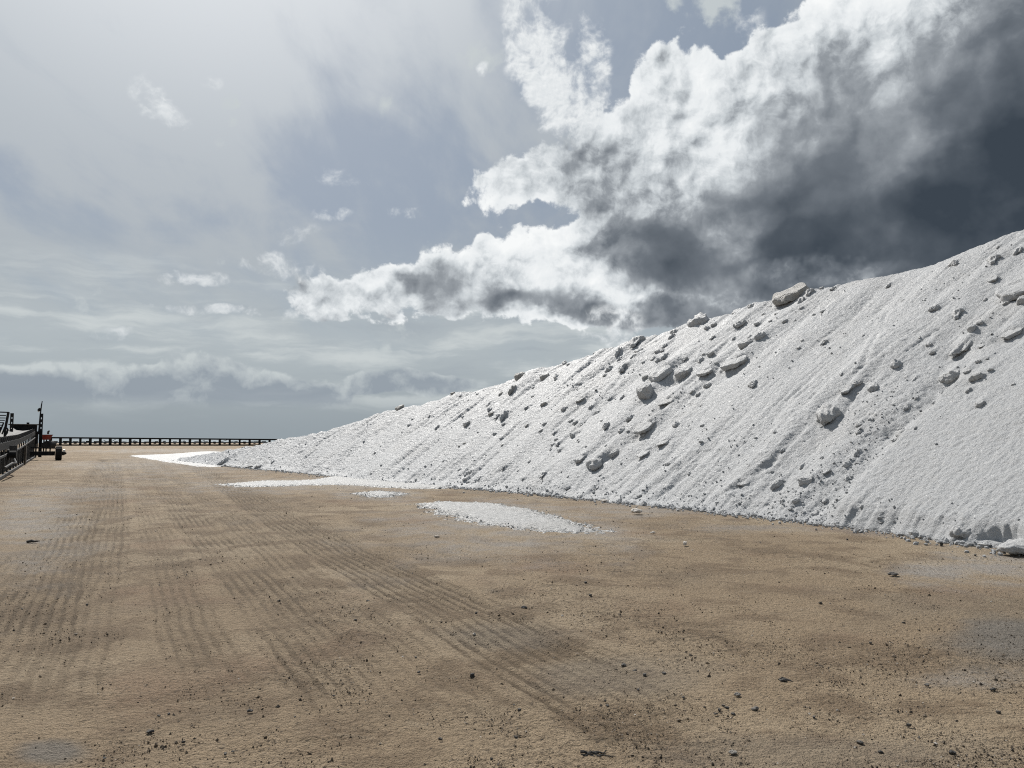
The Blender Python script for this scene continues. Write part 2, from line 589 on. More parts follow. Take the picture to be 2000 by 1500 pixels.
LUMPS = [
    # px, py, length in px, kind (r round, s slab, b block, e drawn out down the slope), dirt, label
    (1543, 577, 78, 's', 2, 'big angular grey slab breaking the skyline at the crest of the salt slope'),
    (1461, 681, 40, 'b', 1, 'thick overhanging chunk perched on the top edge of the large leaning slab'),
    (1440, 716, 62, 's', 0, 'large flat salt slab leaning down the slope under an overhanging chunk'),
    (1489, 668, 26, 'r', 1, 'crumbly lump just up right of the overhanging chunk'),
    (1337, 733, 48, 'b', 1, 'big squared block at mid slope with a brownish front face'),
    (1295, 735, 46, 's', 0, 'broad flat slab half sunk just left of the big squared block'),
    (1380, 734, 34, 's', 0, 'narrow sunken slab just right of the big squared block'),
    (1382, 755, 22, 'r', 0, 'low oval lump right under the narrow slab beside the squared block'),
    (1308, 789, 42, 's', 0, 'slab with a long straight dark front edge below the big squared block'),
    (1266, 772, 30, 'b', 0, 'jagged notched chunk to the lower left of the big squared block'),
    (1264, 836, 54, 's', 0, 'long buried slab with a dark hollow under its lower edge'),
    (1257, 885, 32, 's', 0, 'thin buried slab with a dark lower lip, below the slab over the hollow'),
    (1297, 866, 29, 's', 1, 'smooth dark faced slab tipped on edge low in the slope'),
    (1199, 884, 29, 'b', 0, 'dark bellied chunk at the upper end of a long thin plate near the foot'),
    (1167, 900, 38, 'e', 0, 'long thin plate lying down the slope near the foot'),
    (1135, 897, 30, 's', 0, 'flat slab left of the long thin plate near the foot'),
    (1880, 675, 54, 'e', 0, 'long bar shaped chunk lying down the fall line on the right of the slope'),
    (1902, 648, 20, 'b', 0, 'small block just above the long bar shaped chunk'),
    (1977, 648, 52, 's', 0, 'flaky stacked slab beside the right edge of the photo'),
    (1984, 571, 44, 's', 1, 'thick slab cut off by the right edge of the photo, high on the slope'),
    (1857, 731, 58, 'r', 0, 'wide low lump, the largest rounded one on the right of the slope'),
    (1913, 748, 35, 'r', 0, 'oval lump just to the lower right of the wide low lump'),
    (1614, 812, 34, 'r', 1, 'dark oval lump alone in smooth salt at mid height'),
    (1674, 753, 27, 'r', 0, 'round lump with a smaller flat one at its lower left'),
    (1654, 765, 20, 's', 0, 'small flat lump at the lower left of a round one'),
    (1453, 943, 31, 's', 0, 'left and flattest of the three lumps in a row near the foot'),
    (1515, 941, 30, 'r', 0, 'middle, round one of the three lumps in a row near the foot'),
    (1576, 939, 38, 'b', 0, 'right, wedge shaped one of the three lumps in a row near the foot'),
    (784, 801, 19, 'b', 2, 'dark knob on the skyline at the left with a runnel above and below'),
    (887, 774, 12, 'b', 2, 'small dark rock on the skyline to the right of the runnel knob'),
    (1017, 740, 27, 'b', 2, 'dark angular rock on the skyline over the middle of the slope'),
    (1064, 735, 25, 'b', 2, 'dark rounded rock just under the skyline, right of the angular one'),
    (1367, 629, 27, 'r', 1, 'knobbly lump on the skyline where the dark cloud base meets the crest'),
    (1446, 639, 31, 'r', 1, 'pitted oval grey lump just below the crest, left of the big skyline slab'),
    (438, 903, 29, 'e', 1, 'dark drawn out lump at the low far end of the salt pile'),
    (504, 912, 16, 'r', 1, 'dark rounded lump at the foot of the far end of the pile'),
    (1202, 980, 32, 's', 0, 'wide flat lump right at the foot of the slope above the sand'),
    (1921, 801, 27, 'r', 0, 'dark lump near the right edge at the top of the smooth fan'),
    (1135, 785, 23, 's', 1, 'dark oval slab at mid slope left of the block field'),
    (1105, 803, 19, 'r', 1, 'round lump just below the dark oval slab at mid slope'),
    (1221, 722, 31, 'e', 0, 'narrow bar of salt left of the block field with a dark lower side'),
]
SMALL = [
    (980, 774, 12, 'r', 2), (1004, 768, 19, 'e', 2), (1042, 758, 9, 'r', 1), (1040, 772, 9, 'r', 1), (1087, 733, 9, 'r', 1),
    (1085, 740, 8, 'r', 1), (1121, 750, 7, 'r', 1), (1132, 750, 8, 'r', 1), (957, 793, 17, 'e', 1), (897, 799, 10, 'e', 1),
    (904, 814, 7, 'r', 1), (960, 810, 17, 'b', 2), (971, 816, 15, 'e', 1), (986, 813, 21, 'e', 1), (1028, 796, 13, 'e', 1),
    (1063, 789, 15, 'r', 2), (914, 831, 19, 'b', 1), (982, 828, 9, 'r', 1), (1028, 830, 10, 'r', 2), (1066, 832, 10, 'r', 0),
    (964, 845, 8, 'r', 1), (978, 853, 8, 'e', 1), (907, 864, 7, 'r', 2), (896, 869, 6, 'r', 2), (980, 868, 7, 'r', 2),
    (1124, 826, 14, 'r', 1), (1136, 829, 9, 'r', 1), (1114, 824, 7, 'r', 1), (1057, 845, 9, 'e', 0), (1083, 845, 14, 'e', 1),
    (1085, 857, 9, 'r', 1), (1079, 865, 12, 'r', 0), (1090, 866, 15, 'e', 0), (1120, 849, 15, 'e', 0), (1132, 844, 6, 'r', 1),
    (1133, 865, 7, 'r', 0), (1096, 877, 16, 'e', 0), (1034, 900, 8, 'r', 1), (984, 914, 19, 'e', 0), (1010, 918, 7, 'r', 1),
    (925, 896, 5, 'r', 1), (895, 913, 11, 'e', 1), (920, 917, 16, 'r', 0), (908, 921, 11, 'r', 0), (932, 952, 8, 'r', 1), (915, 937, 7, 'r', 1),
    (935, 930, 13, 'e', 0), (906, 933, 10, 'r', 1), (990, 962, 15, 'r', 0), (1008, 969, 7, 'r', 1), (1023, 935, 9, 'r', 1),
    (1060, 931, 17, 'e', 0), (1104, 953, 13, 'r', 0), (1076, 962, 10, 'r', 0), (1137, 966, 10, 'r', 0), (1110, 933, 6, 'r', 0),
    (1162, 689, 12, 'r', 1), (1109, 711, 8, 'r', 1), (1102, 704, 8, 'r', 1), (1155, 708, 10, 'e', 1), (1240, 668, 26, 'e', 0),
    (1208, 688, 18, 'e', 0), (1210, 698, 15, 'e', 0), (1248, 689, 15, 'b', 1), (1190, 721, 16, 'e', 0), (1241, 702, 18, 'e', 0),
    (1286, 691, 14, 'r', 1), (1295, 689, 10, 'r', 1), (1277, 702, 12, 'r', 1), (1285, 704, 10, 'r', 1), (1299, 700, 18, 'e', 1),
    (1301, 680, 14, 'e', 1), (1320, 648, 16, 'e', 1), (1313, 662, 14, 'e', 0), (1377, 618, 14, 'b', 1), (1368, 613, 11, 'r', 0),
    (1394, 636, 17, 'b', 0), (1380, 643, 8, 'r', 0), (1394, 667, 14, 'e', 0), (1391, 695, 17, 'b', 0), (1370, 708, 11, 'r', 0),
    (1341, 710, 14, 'e', 0), (1257, 711, 8, 'r', 0), (1263, 742, 18, 'b', 0), (1353, 769, 12, 'r', 0), (1365, 773, 13, 'r', 0),
    (1190, 777, 11, 'e', 0), (1182, 734, 9, 'r', 0), (1218, 780, 13, 'e', 0), (1565, 590, 17, 'e', 0), (1581, 575, 15, 'e', 0),
    (1567, 604, 12, 'r', 0), (1608, 610, 13, 'r', 0), (1590, 615, 8, 'r', 0), (1519, 619, 9, 'r', 0), (1536, 633, 13, 'r', 0),
    (1605, 563, 12, 'r', 0), (1626, 564, 15, 'r', 0), (1437, 601, 17, 's', 0), (1471, 601, 18, 'e', 0), (1479, 636, 15, 'b', 0),
    (1507, 633, 11, 'r', 0), (1492, 615, 6, 'r', 0), (1435, 666, 9, 'e', 0), (1470, 666, 14, 'r', 0), (1608, 670, 15, 'e', 0),
    (1561, 684, 7, 'r', 0), (1402, 716, 10, 'r', 0), (1393, 717, 9, 'r', 0), (1473, 758, 14, 'r', 0), (1647, 737, 10, 'e', 0),
    (1168, 802, 13, 'e', 1), (1156, 796, 11, 'e', 1), (1177, 826, 6, 'r', 1), (1187, 840, 16, 'r', 0), (1234, 821, 18, 'e', 0),
    (1222, 835, 14, 'r', 0), (1216, 845, 13, 'r', 0), (1228, 846, 8, 'r', 0), (1324, 832, 13, 'r', 0), (1373, 833, 10, 'r', 0),
    (1346, 833, 5, 'r', 0), (1304, 906, 14, 'r', 0), (1348, 923, 18, 'r', 0), (1364, 882, 7, 'r', 0), (1186, 874, 6, 'r', 0),
    (1165, 947, 11, 'r', 0), (1171, 925, 8, 'r', 0), (1678, 831, 14, 'r', 0), (1678, 844, 11, 'r', 0), (1566, 904, 16, 'r', 0),
    (1615, 921, 18, 's', 0), (1558, 979, 18, 'r', 0), (1610, 973, 14, 'r', 0), (1506, 917, 10, 'r', 0), (1528, 878, 11, 'r', 0),
    (1587, 997, 17, 'r', 0), (1652, 904, 14, 'r', 0), (1668, 900, 8, 'r', 0), (1674, 884, 16, 'e', 0), (1650, 929, 10, 'r', 0),
    (1622, 836, 5, 'r', 0), (1415, 998, 15, 'r', 0), (1436, 1005, 16, 'r', 0), (1494, 1013, 17, 'r', 0), (1520, 1017, 15, 'b', 1),
    (1826, 604, 26, 'r', 0), (1870, 615, 20, 'e', 0), (1922, 581, 11, 'r', 0), (1966, 594, 18, 'r', 0), (1997, 591, 17, 'b', 0),
    (1917, 637, 17, 'r', 0), (1814, 675, 16, 'r', 0), (1820, 687, 12, 'r', 0), (1752, 714, 17, 'r', 0), (1892, 731, 22, 's', 0),
    (1916, 677, 18, 's', 0), (1913, 713, 15, 'r', 0), (1932, 704, 10, 'r', 0), (1940, 733, 15, 'r', 0), (1785, 738, 12, 'e', 0),
    (1707, 757, 17, 'r', 0), (1941, 616, 6, 'r', 0), (1735, 553, 14, 'e', 0), (1863, 516, 13, 'r', 0), (1940, 512, 17, 'e', 0),
    (1937, 545, 14, 's', 0), (1990, 491, 22, 'e', 0), (1897, 774, 17, 'r', 0), (1788, 775, 12, 'r', 0), (1820, 776, 9, 'r', 0),
    (1767, 792, 13, 'r', 0), (1753, 828, 11, 'r', 0), (1759, 846, 19, 'r', 0), (1743, 854, 15, 'r', 0), (1792, 846, 8, 'r', 0),
    (1790, 1047, 17, 'r', 0), (1652, 968, 9, 'r', 0), (1145, 976, 15, 'r', 0), (1274, 989, 20, 'r', 0), (1285, 971, 13, 'r', 0),
    (1250, 967, 13, 'r', 0), (1172, 978, 13, 'r', 0), (802, 834, 10, 'e', 1), (786, 839, 7, 'r', 1), (840, 816, 9, 'e', 1),
    (837, 800, 6, 'r', 1), (806, 819, 6, 'r', 1), (826, 808, 5, 'r', 1), (732, 886, 9, 'e', 0), (855, 836, 13, 'e', 0),
    (866, 900, 8, 'e', 0), (829, 910, 5, 'r', 1), (450, 911, 8, 'r', 2), (414, 909, 5, 'r', 2), (490, 913, 10, 'r', 2),
    (534, 901, 11, 'e', 1), (460, 898, 5, 'r', 1), (528, 893, 7, 'e', 1), (1690, 1000, 12, 'r', 0), (1720, 1025, 12, 'r', 0),
    (1600, 1020, 10, 'r', 0), (1640, 1024, 12, 'r', 0), (1340, 990, 10, 'r', 0), (1310, 985, 9, 'r', 0), (1375, 995, 9, 'r', 0),
]
# a few dozen more of the smallest ones, clustered on the upper and middle slope
_r = random.Random(11)
for _ in range(44):
    x = _r.uniform(860, 1990)
    ysky = float(np.interp(x, [860, 1000, 1200, 1400, 1550, 1640, 2000], [778, 742, 672, 614, 570, 552, 448]))
    ytoe = float(np.interp(x, [860, 1000, 1150, 1400, 1700, 2000], [948, 960, 973, 1001, 1036, 1078]))
    y = ysky + (ytoe - ysky) * (0.03 + 0.9 * _r.random() ** 1.3)
    if x > 1680 and y > 860:
        continue
    SMALL.append((x, y, _r.uniform(4, 7.5), _r.choice('rrre'), _r.choice((0, 0, 1)) if x > 1150 else 1))

# --- relief of the face
D = np.zeros((NC, ROWS))
up_m = slope_len                                   # metres up the slope
fade = sstep(up_m, 0.0, 0.5) * sstep(w_h / LW[:, None], 2.0, 1.02)
amp = np.clip(LW / 6.0, 0.10, 1.0)[:, None]
warp = 0.7 * fbm(S * 0.25, up_m * 0.12, 3, seed=21)
Sw = S + warp + up_m * 0.06
D += 0.20 * fbm(S * 0.22, up_m * 0.10, 3, seed=1) * amp
r1 = np.abs(pn(Sw * 0.75, up_m * 0.075 + 9, 31)) * 2
r2 = np.abs(pn(Sw * 1.9, up_m * 0.16 + 4, 33)) * 2
r3 = pn(Sw * 4.5, up_m * 0.45 + 2, 35)
gmask = sstep(fbm(S * 0.18, up_m * 0.2, 2, seed=40), -0.30, 0.35)
far_k = sstep(arc, 20, 42)[:, None]
D += (0.12 + 0.10 * far_k) * (r1 - 0.4) * (0.45 + 0.55 * gmask) * np.sqrt(amp)
D += (0.042 + 0.04 * far_k) * (r2 - 0.4) * gmask * np.sqrt(amp)
D += 0.020 * r3 * (0.4 + 0.6 * gmask)
# the big smooth fan at the right and the rough gully along its left edge
cf, rf_ = locate(1612, 1008)
ct, rt_ = locate(1765, 842)
fan_a0, fan_a1 = arc[cf], arc[ct]
edge = fan_a0 + (fan_a1 - fan_a0) * np.clip(up_m / slope_len[ct, rt_], 0, 1.6) + 0.10 * fbm(up_m * 1.2, S * 0.3, 3, seed=51)
infan = sstep(edge - S, 0.0, 0.22) * sstep(up_m, 7.5, 4.0) * sstep(edge - S, 9.0, 5.0)
gul = np.exp(-((S - edge - 0.22) / 0.28) ** 2) * sstep(up_m, 8.0, 5.0)
D = D * (1 - 0.75 * infan) + 0.13 * infan - 0.07 * gul
rough_zone = np.clip(np.exp(-((S - edge - 0.55) / 0.8) ** 2) * sstep(up_m, 6.5, 3.5), 0, 1)
D += rough_zone * 0.05 * fbm(S * 3.2, up_m * 2.4, 4, 0.6, seed=60)
# grain and clods
D += 0.016 * fbm(S * 4.0, up_m * 3.0, 3, 0.6, seed=70) * (0.6 + 0.6 * gmask)
D += 0.020 * fbm(S * 11.0, up_m * 10.0, 3, 0.75, seed=75)
for f_, u_, dp_, sd_ in ((0.9, 0.07, 0.085, 301), (1.7, 0.11, 0.050, 302), (3.1, 0.2, 0.028, 303)):
    D -= dp_ * np.exp(-(pn(Sw * f_, up_m * u_, sd_) / 0.055) ** 2) * sstep(pn(S * 0.3, up_m * 0.35, sd_ + 9), -0.15, 0.30) * (1 - 0.9 * infan) * (0.42 + 0.15 * far_k)
toe_zone = sstep(up_m, 0.9, 0.1)
D += toe_zone * 0.05 * fbm(S * 2.2, up_m * 2.0, 4, 0.6, seed=80) * np.clip(LW / 2, .2, 1)[:, None]
# runnels and ridges behind the lumps
cell = [locate(l[0], l[1]) for l in LUMPS] + [locate(l[0], l[1]) for l in SMALL]
for (c, r), l in zip(cell, list(LUMPS) + SMALL):
    size = l[2] * pw0[c, r] / 1500.0
    if size < 0.07:
        continue
    s0, u0 = S[c, r], up_m[c, r]
    lo, hi = np.searchsorted(arc, s0 - 4 * size), np.searchsorted(arc, s0 + 4 * size)
    sl = slice(max(lo, 0), min(hi, NC))
    ds, du = S[sl] - s0, up_m[sl] - u0
    wdt = 0.30 * size + 0.05 * np.clip(du, 0, 4 * size)
    tail = sstep(du, -0.15 * size, 0.35 * size) * np.exp(-np.clip(du, 0, None) / (1.7 * size))
    k = 0.26 if l[3] in 'es' else 0.20
    D[sl] += k * size * tail * np.exp(-(ds / wdt) ** 2) * front[sl]
    # a little hollow under the lower lip
    D[sl] -= 0.10 * size * np.exp(-((du + 0.55 * size) / (0.3 * size)) ** 2 - (ds / (0.45 * size)) ** 2)
# a few long runnels seen in the photograph: top point, bottom point, width in metres, depth
for (xa, ya, xb, yb, wd, dp) in [
        (800, 790, 655, 905, 0.30, 0.11), (760, 808, 640, 900, 0.22, 0.08), (700, 826, 560, 915, 0.26, 0.10), (668, 838, 545, 905, 0.22, 0.08),
        (1050, 745, 840, 938, 0.25, 0.07), (1160, 705, 985, 850, 0.22, 0.06), (1250, 700, 1090, 880, 0.22, 0.06), (1440, 650, 1345, 760, 0.2, 0.06),
        (1730, 610, 1690, 720, 0.14, 0.04), (1690, 720, 1505, 900, 0.15, 0.045), (1510, 900, 1380, 990, 0.18, 0.06),
        (1890, 490, 1780, 590, 0.10, 0.04), (1570, 735, 1512, 795, 0.09, -0.045), (1960, 600, 1850, 700, 0.12, -0.03),
        (1265, 880, 1190, 965, 0.14, -0.03), (1345, 865, 1290, 975, 0.12, -0.03), (1430, 850, 1270, 980, 0.16, 0.05), (1180, 870, 1120, 950, 0.12, -0.03)]:
    ca, ra = locate(xa, ya)
    cb, rb = locate(xb, yb)
    sa, ua, sb, ub = S[ca, ra], up_m[ca, ra], S[cb, rb], up_m[cb, rb]
    wd, dp = wd * 0.6, dp * 0.62
    f = (up_m - ub) / max(ua - ub, 0.2)
    line = sb + (sa - sb) * f + 0.5 * wd * fbm(up_m * 0.7, up_m * 0 + xa, 3, seed=90)
    prof = np.exp(-((S - line) / wd) ** 2) - 0.55 * np.exp(-((S - line - 1.5 * wd) / (0.8 * wd)) ** 2) - 0.55 * np.exp(-((S - line + 1.5 * wd) / (0.8 * wd)) ** 2)
    D -= dp * prof * sstep(fbm(up_m * 0.6, S * 0.3, 3, seed=int(xa)), -0.30, 0.20) * sstep(f, -0.08, 0.05) * sstep(f, 1.15, 0.9) * front

nx, ny, nz = -ux[:, None] * math.sin(REPOSE), -uy[:, None] * math.sin(REPOSE), math.cos(REPOSE)
D *= np.clip(fade, 0, 1) * 0.85 + 0.15
X, Y, Z = X0 + nx * D, Y0 + ny * D, z_b + nz * D
# ragged foot
ragged = (0.16 * fbm(arc * 0.9, arc * 0, 4, 0.6, seed=95) + 0.05 * fbm(arc * 6, arc * 0 + 5, 2, seed=96))[:, None] * sstep(up_m, 1.6, 0.0)
X -= ux[:, None] * ragged
Y -= uy[:, None] * ragged
# bite scraped out of the foot at the lower right
ca, _q = locate(1890, 1062)
cb, _q = locate(1996, 1078)
bite_s0, bite_s1 = min(arc[ca], arc[cb]) - 0.4, max(arc[ca], arc[cb]) - 0.25
bm_ = sstep(S, bite_s0 - 0.05, bite_s0 + 0.25) * sstep(S, bite_s1 + 0.30, bite_s1 - 0.10)
cut = (0.27 + 0.05 * fbm(S * 2.0, S * 0, 3, seed=99)) * bm_
floor_z = 0.075 + 0.03 * fbm(S * 5, w_h * 5, 3, seed=98)
wall = sstep(w_h, cut, cut + 0.045)
Z = np.where((bm_ > 0.02) & front, np.minimum(Z, floor_z * 1.0 + (Z - floor_z) * wall), Z)
Z[:, 0] = -0.06
Z[:, 1] = np.minimum(Z[:, 1], 0.0)
pile_me = new_mesh('salt_pile', np.stack([X, Y, Z], -1).reshape(-1, 3), grid_faces(NC, ROWS)[:, ::-1])
salt_pile = link('salt_pile', pile_me, SALT)
tag(salt_pile, 'long steep pile of coarse white salt rising from the far left to the right edge', 'salt pile')


# ------------------------------------------------------------------ ground
def dist_poly(x, y, pts):
    """signed side distance and length along a polyline"""
    best = np.full(x.shape, 1e9)
    side = np.zeros(x.shape)
    along = np.zeros(x.shape)
    acc = 0.0
    for a, b in zip(pts[:-1], pts[1:]):
        d = b - a
        L = np.hypot(*d)
        d = d / L
        t = np.clip((x - a[0]) * d[0] + (y - a[1]) * d[1], 0, L)
        qx, qy = x - a[0] - d[0] * t, y - a[1] - d[1] * t
        ds = np.hypot(qx, qy)
        m = ds < best
        best = np.where(m, ds, best)
        side = np.where(m, np.sign(qx * d[1] - qy * d[0]) * ds, side)
        along = np.where(m, acc + t, along)
        acc += L
    return side, best, along


ang = np.concatenate([np.linspace(-180, -52, 40)[:-1], np.linspace(-52, -38, 60)[:-1], np.linspace(-38, 38, 940)[:-1], np.linspace(38, 52, 60)[:-1], np.linspace(52, 180, 41)])
ang = np.radians(ang)
ypx = np.concatenate([np.linspace(2600, 1560, 50)[:-1], np.linspace(1560, 900, 300)[:-1], np.linspace(900, 866.8, 34)])
rad = np.concatenate([[0.02, 0.4], EYE * 1500.0 / (ypx - 858.0), [320.0, 380.0]])
A, R_ = np.meshgrid(ang, rad)
GX, GY = np.sin(A) * R_, np.cos(A) * R_
near = sstep(R_, 70, 25)
gz = 0.035 * fbm(GX * 0.25, GY * 0.25, 3, seed=101) * near
gz += 0.010 * fbm(GX * 1.6, GY * 1.6, 3, 0.55, seed=104) * near
clod = sstep(fbm(GX * 0.45 + 7, GY * 0.45, 3, seed=107), -0.12, 0.38)
gz += (0.0035 + 0.0075 * clod) * fbm(GX * 9, GY * 9, 4, 0.7, seed=110) * sstep(R_, 30, 10)
TRACKS = [  # photograph points along each wheel track, half width, number of ridges, strength
    ([(203, 896), (190, 930), (165, 985), (110, 1100), (20, 1290), (-60, 1450)], 0.42, 5, 1.0),
    ([(226, 896), (222, 930), (215, 985), (195, 1080), (150, 1220), (80, 1420)], 0.36, 4, 0.9),
    ([(250, 900), (268, 940), (290, 1000), (330, 1110), (380, 1250), (460, 1450)], 0.26, 3, 0.6),
    ([(280, 900), (320, 950), (370, 1010), (480, 1130), (630, 1290), (820, 1480)], 0.36, 4, 0.9),
    ([(305, 900), (360, 945), (440, 1005), (580, 1120), (770, 1275), (1030, 1490)], 0.30, 3, 0.7),
    ([(345, 898), (400, 922), (470, 965), (560, 1020), (650, 1072), (800, 1150), (990, 1255), (1280, 1410), (1500, 1520)], 0.48, 5, 1.25),
    ([(365, 897), (430, 922), (520, 970), (690, 1062), (950, 1190), (1350, 1380)], 0.24, 3, 0.7),
    ([(188, 915), (120, 1000), (40, 1090), (-60, 1200)], 0.30, 3, 0.6),
    ([(1180, 1035), (1400, 1062), (1700, 1100), (2050, 1150)], 0.30, 4, 0.30),
]
track_a = np.full(GX.shape, -0.5)
for pts, hw, nr, dp in TRACKS:
    pts = np.array([ground_at(*p) for p in pts])
    sd, ds, al = dist_poly(GX, GY, spline(pts, 4))
    sd = sd + 0.05 * fbm(al * 0.5, al * 0 + hw * 31, 2, seed=120)
    L = al.max()
    m = sstep(np.abs(sd) + 0.07 * fbm(GX * 2.0, GY * 2.0, 3, seed=int(hw * 999)), hw * 1.25, hw * 0.75) * sstep(al, 0.0, 1.5) * sstep(al, L, L - 1.5)
    m *= 0.42 + 0.58 * sstep(fbm(GX * 0.35, GY * 0.35, 4, 0.6, seed=int(hw * 1000)), -0.30, 0.25)
    groove = np.cos(sd / hw * math.pi * (nr * 1.6 + 0.5)) * 0.5 + 0.55 * fbm(GX * 4, GY * 4, 3, 0.65, seed=121)
    lipp = np.exp(-((np.abs(sd) - hw * 1.12) / (0.22 * hw)) ** 2) * sstep(al, 0.0, 0.6) * sstep(al, L, L - 0.6)
    gz += (-0.010 * m + 0.0125 * groove * m + 0.009 * lipp) * dp * sstep(R_, 60, 25)
    track_a = np.maximum(track_a, np.clip(m * dp * (0.30 + 0.95 * sstep(-groove, 0.0, 0.45)), 0, 1.2) - 0.5 * lipp * dp * (m < 0.3))
# stains: damp grey ground, salt dust
def stain(px, py, rx, ry, p=(0, 0)):
    """an oval patch in metres, centred on a point of the ground"""
    c = ground_at(px, py)
    e = np.array(ground_at(px + rx, py)) - c
    f = np.array(ground_at(px, py - ry)) - c
    det = e[0] * f[1] - e[1] * f[0]
    qx, qy = GX - c[0], GY - c[1]
    a = (qx * f[1] - qy * f[0]) / det
    b = (e[0] * qy - e[1] * qx) / det
    return np.hypot(a, b) + 0.55 * fbm(GX * 0.9 + p[0], GY * 0.9, 4, 0.55, seed=130)


damp = np.zeros(GX.shape)
for (x, y, rx, ry, k) in [(2010, 1245, 170, 55, 1.0), (100, 1472, 80, 26, 0.9), (1230, 1320, 200, 40, 0.35), (1620, 1470, 300, 50, 0.3), (1000, 1240, 160, 25, 0.35)]:
    damp = np.maximum(damp, k * sstep(stain(x, y, rx, ry), 1.25, 0.45))
dust = np.zeros(GX.shape)
for (x, y, rx, ry, k) in [(1960, 1110, 210, 34, 0.60), (60, 1000, 100, 45, 0.55), (140, 960, 150, 14, 0.45), (230, 908, 160, 8, 0.55), (860, 1075, 110, 22, 0.22),
                          (1250, 995, 260, 14, 0.5), (1900, 1330, 160, 26, 0.35), (340, 880, 200, 4, 0.7), (1500, 1030, 260, 10, 0.35), (990, 1012, 260, 42, 0.55), (745, 966, 90, 12, 0.6), (640, 945, 320, 14, 0.55), (350, 896, 140, 14, 0.5)]:
    dust = np.maximum(dust, k * sstep(stain(x, y, rx, ry, (5, 0)), 1.25, 0.35))
sdT, dsT, alT = dist_poly(GX, GY, toe_d[60:600:6])
dust = np.maximum(dust, 0.55 * np.exp(-np.clip(-sdT if False else dsT, 0, None) / 0.55) * sstep(fbm(GX * 0.8, GY * 0.8, 3, seed=140), -0.4, 0.3))
gz = gz - 0.004
gme = new_mesh('ground', np.stack([GX, GY, gz], -1).reshape(-1, 3), grid_faces(*GX.shape)[:, ::-1],
               attrs={'damp': damp, 'dust': dust, 'track': track_a, 'clod': clod})


def attr(b, name):
    nd = b.n('ShaderNodeAttribute')
    nd.attribute_name = name
    return nd.outputs['Fac']


m, b, pr = material('packed_dirt')
p = b.n('ShaderNodeNewGeometry').outputs['Position']
n_big = b.noise(p, 0.22, 4, 0.55, dist=0.4)
n_mid = b.noise(p, 1.3, 5, 0.6, dist=0.3)
n_red = b.noise(b.v('ADD', p, (31, 7, 2)), 0.5, 4, 0.55)
n_fin = b.noise(p, 22.0, 4, 0.7)
n_gr = b.noise(p, 90.0, 3, 0.7)
tan_c, pale_c, brown_c, red_c, grey_c = (0.335, 0.248, 0.158), (0.410, 0.320, 0.215), (0.225, 0.160, 0.100), (0.262, 0.170, 0.108), (0.240, 0.202, 0.150)
col = b.mix(b.ss(n_big, 0.42, 0.62), tan_c, pale_c)
col = b.mix(b.mul(b.ss(n_mid, 0.47, 0.60), 0.85), col, brown_c)
n_str = b.noise(b.v('MULTIPLY', p, (1.0, 2.2, 1.0)), 3.0, 5, 0.65, dist=0.5)
col = b.mix(b.mul(b.ss(n_str, 0.52, 0.70), b.mad(attr(b, 'clod'), 0.5, 0.25)), col, (0.120, 0.090, 0.056))
col = b.mix(b.mul(b.ss(n_str, 0.44, 0.30), 0.35), col, (0.37, 0.30, 0.21))
col = b.mix(b.mul(b.ss(n_red, 0.54, 0.70), 0.55), col, red_c)
col = b.mix(b.mul(b.ss(n_big, 0.46, 0.30), 0.45), col, grey_c)
col = b.mix(b.mul(b.mx(attr(b, 'track'), 0.0), 0.80), col, (0.140, 0.100, 0.060))
col = b.mix(b.mul(b.mx(b.mul(attr(b, 'track'), -1.0), 0.0), 0.5), col, (0.33, 0.265, 0.18))
n_spk = b.noise(p, 34.0, 3, 0.75)
col = b.mix(b.mul(b.ss(n_fin, 0.48, 0.68), b.mad(attr(b, 'clod'), 0.45, 0.30)), col, (0.115, 0.082, 0.050))
col = b.mix(b.mul(b.ss(n_spk, 0.57, 0.66), b.mad(attr(b, 'clod'), 0.40, 0.30)), col, (0.070, 0.054, 0.038))
col = b.mix(b.mul(b.ss(n_spk, 0.42, 0.32), 0.45), col, (0.36, 0.29, 0.20))
for vs_, vr_, ps_ in ((24.0, 0.30, 0.50), (55.0, 0.30, 0.42)):
    vd = b.n('ShaderNodeTexVoronoi', feature='F1')
    b.put(vd.inputs['Vector'], b.v('MULTIPLY', p, (1.0, 1.0, 0.3)))
    vd.inputs['Scale'].default_value = vs_
    vc_ = b.sep(vd.outputs['Color'])[0]
    dot_ = b.mul(b.ss(vd.outputs['Distance'], vr_, vr_ * 0.55), b.ss(b.add(vc_, b.mul(attr(b, 'clod'), 0.25)), ps_ + 0.22, ps_ + 0.34))
    col = b.mix(b.mul(dot_, 0.80), col, (0.085, 0.063, 0.043))
col = b.mix(b.mul(b.ss(n_gr, 0.58, 0.72), 0.45), col, (0.50, 0.42, 0.32))
col = b.mix(b.mul(attr(b, 'damp'), 0.92), col, b.mix(b.ss(n_mid, 0.4, 0.65), (0.170, 0.153, 0.130), (0.235, 0.210, 0.178)))
dk = b.mul(attr(b, 'dust'), b.ss(b.add(b.mul(n_mid, 0.6), b.mul(n_fin, 0.4)), 0.36, 0.60))
col = b.mix(dk, col, (0.46, 0.44, 0.41))
b.put(pr.inputs['Base Color'], col)
pr.inputs['Roughness'].default_value = 0.85
pr.inputs['Specular IOR Level'].default_value = 0.25
bump(b, pr, b.add(b.mul(n_fin, 1.3), b.add(b.mul(n_gr, 0.5), b.mul(n_mid, 0.9))), 1.0, 0.048)
GROUND = m
ground = link('ground', gme, GROUND)
tag(ground, 'flat tan packed dirt yard with wheel tracks', kind='structure')

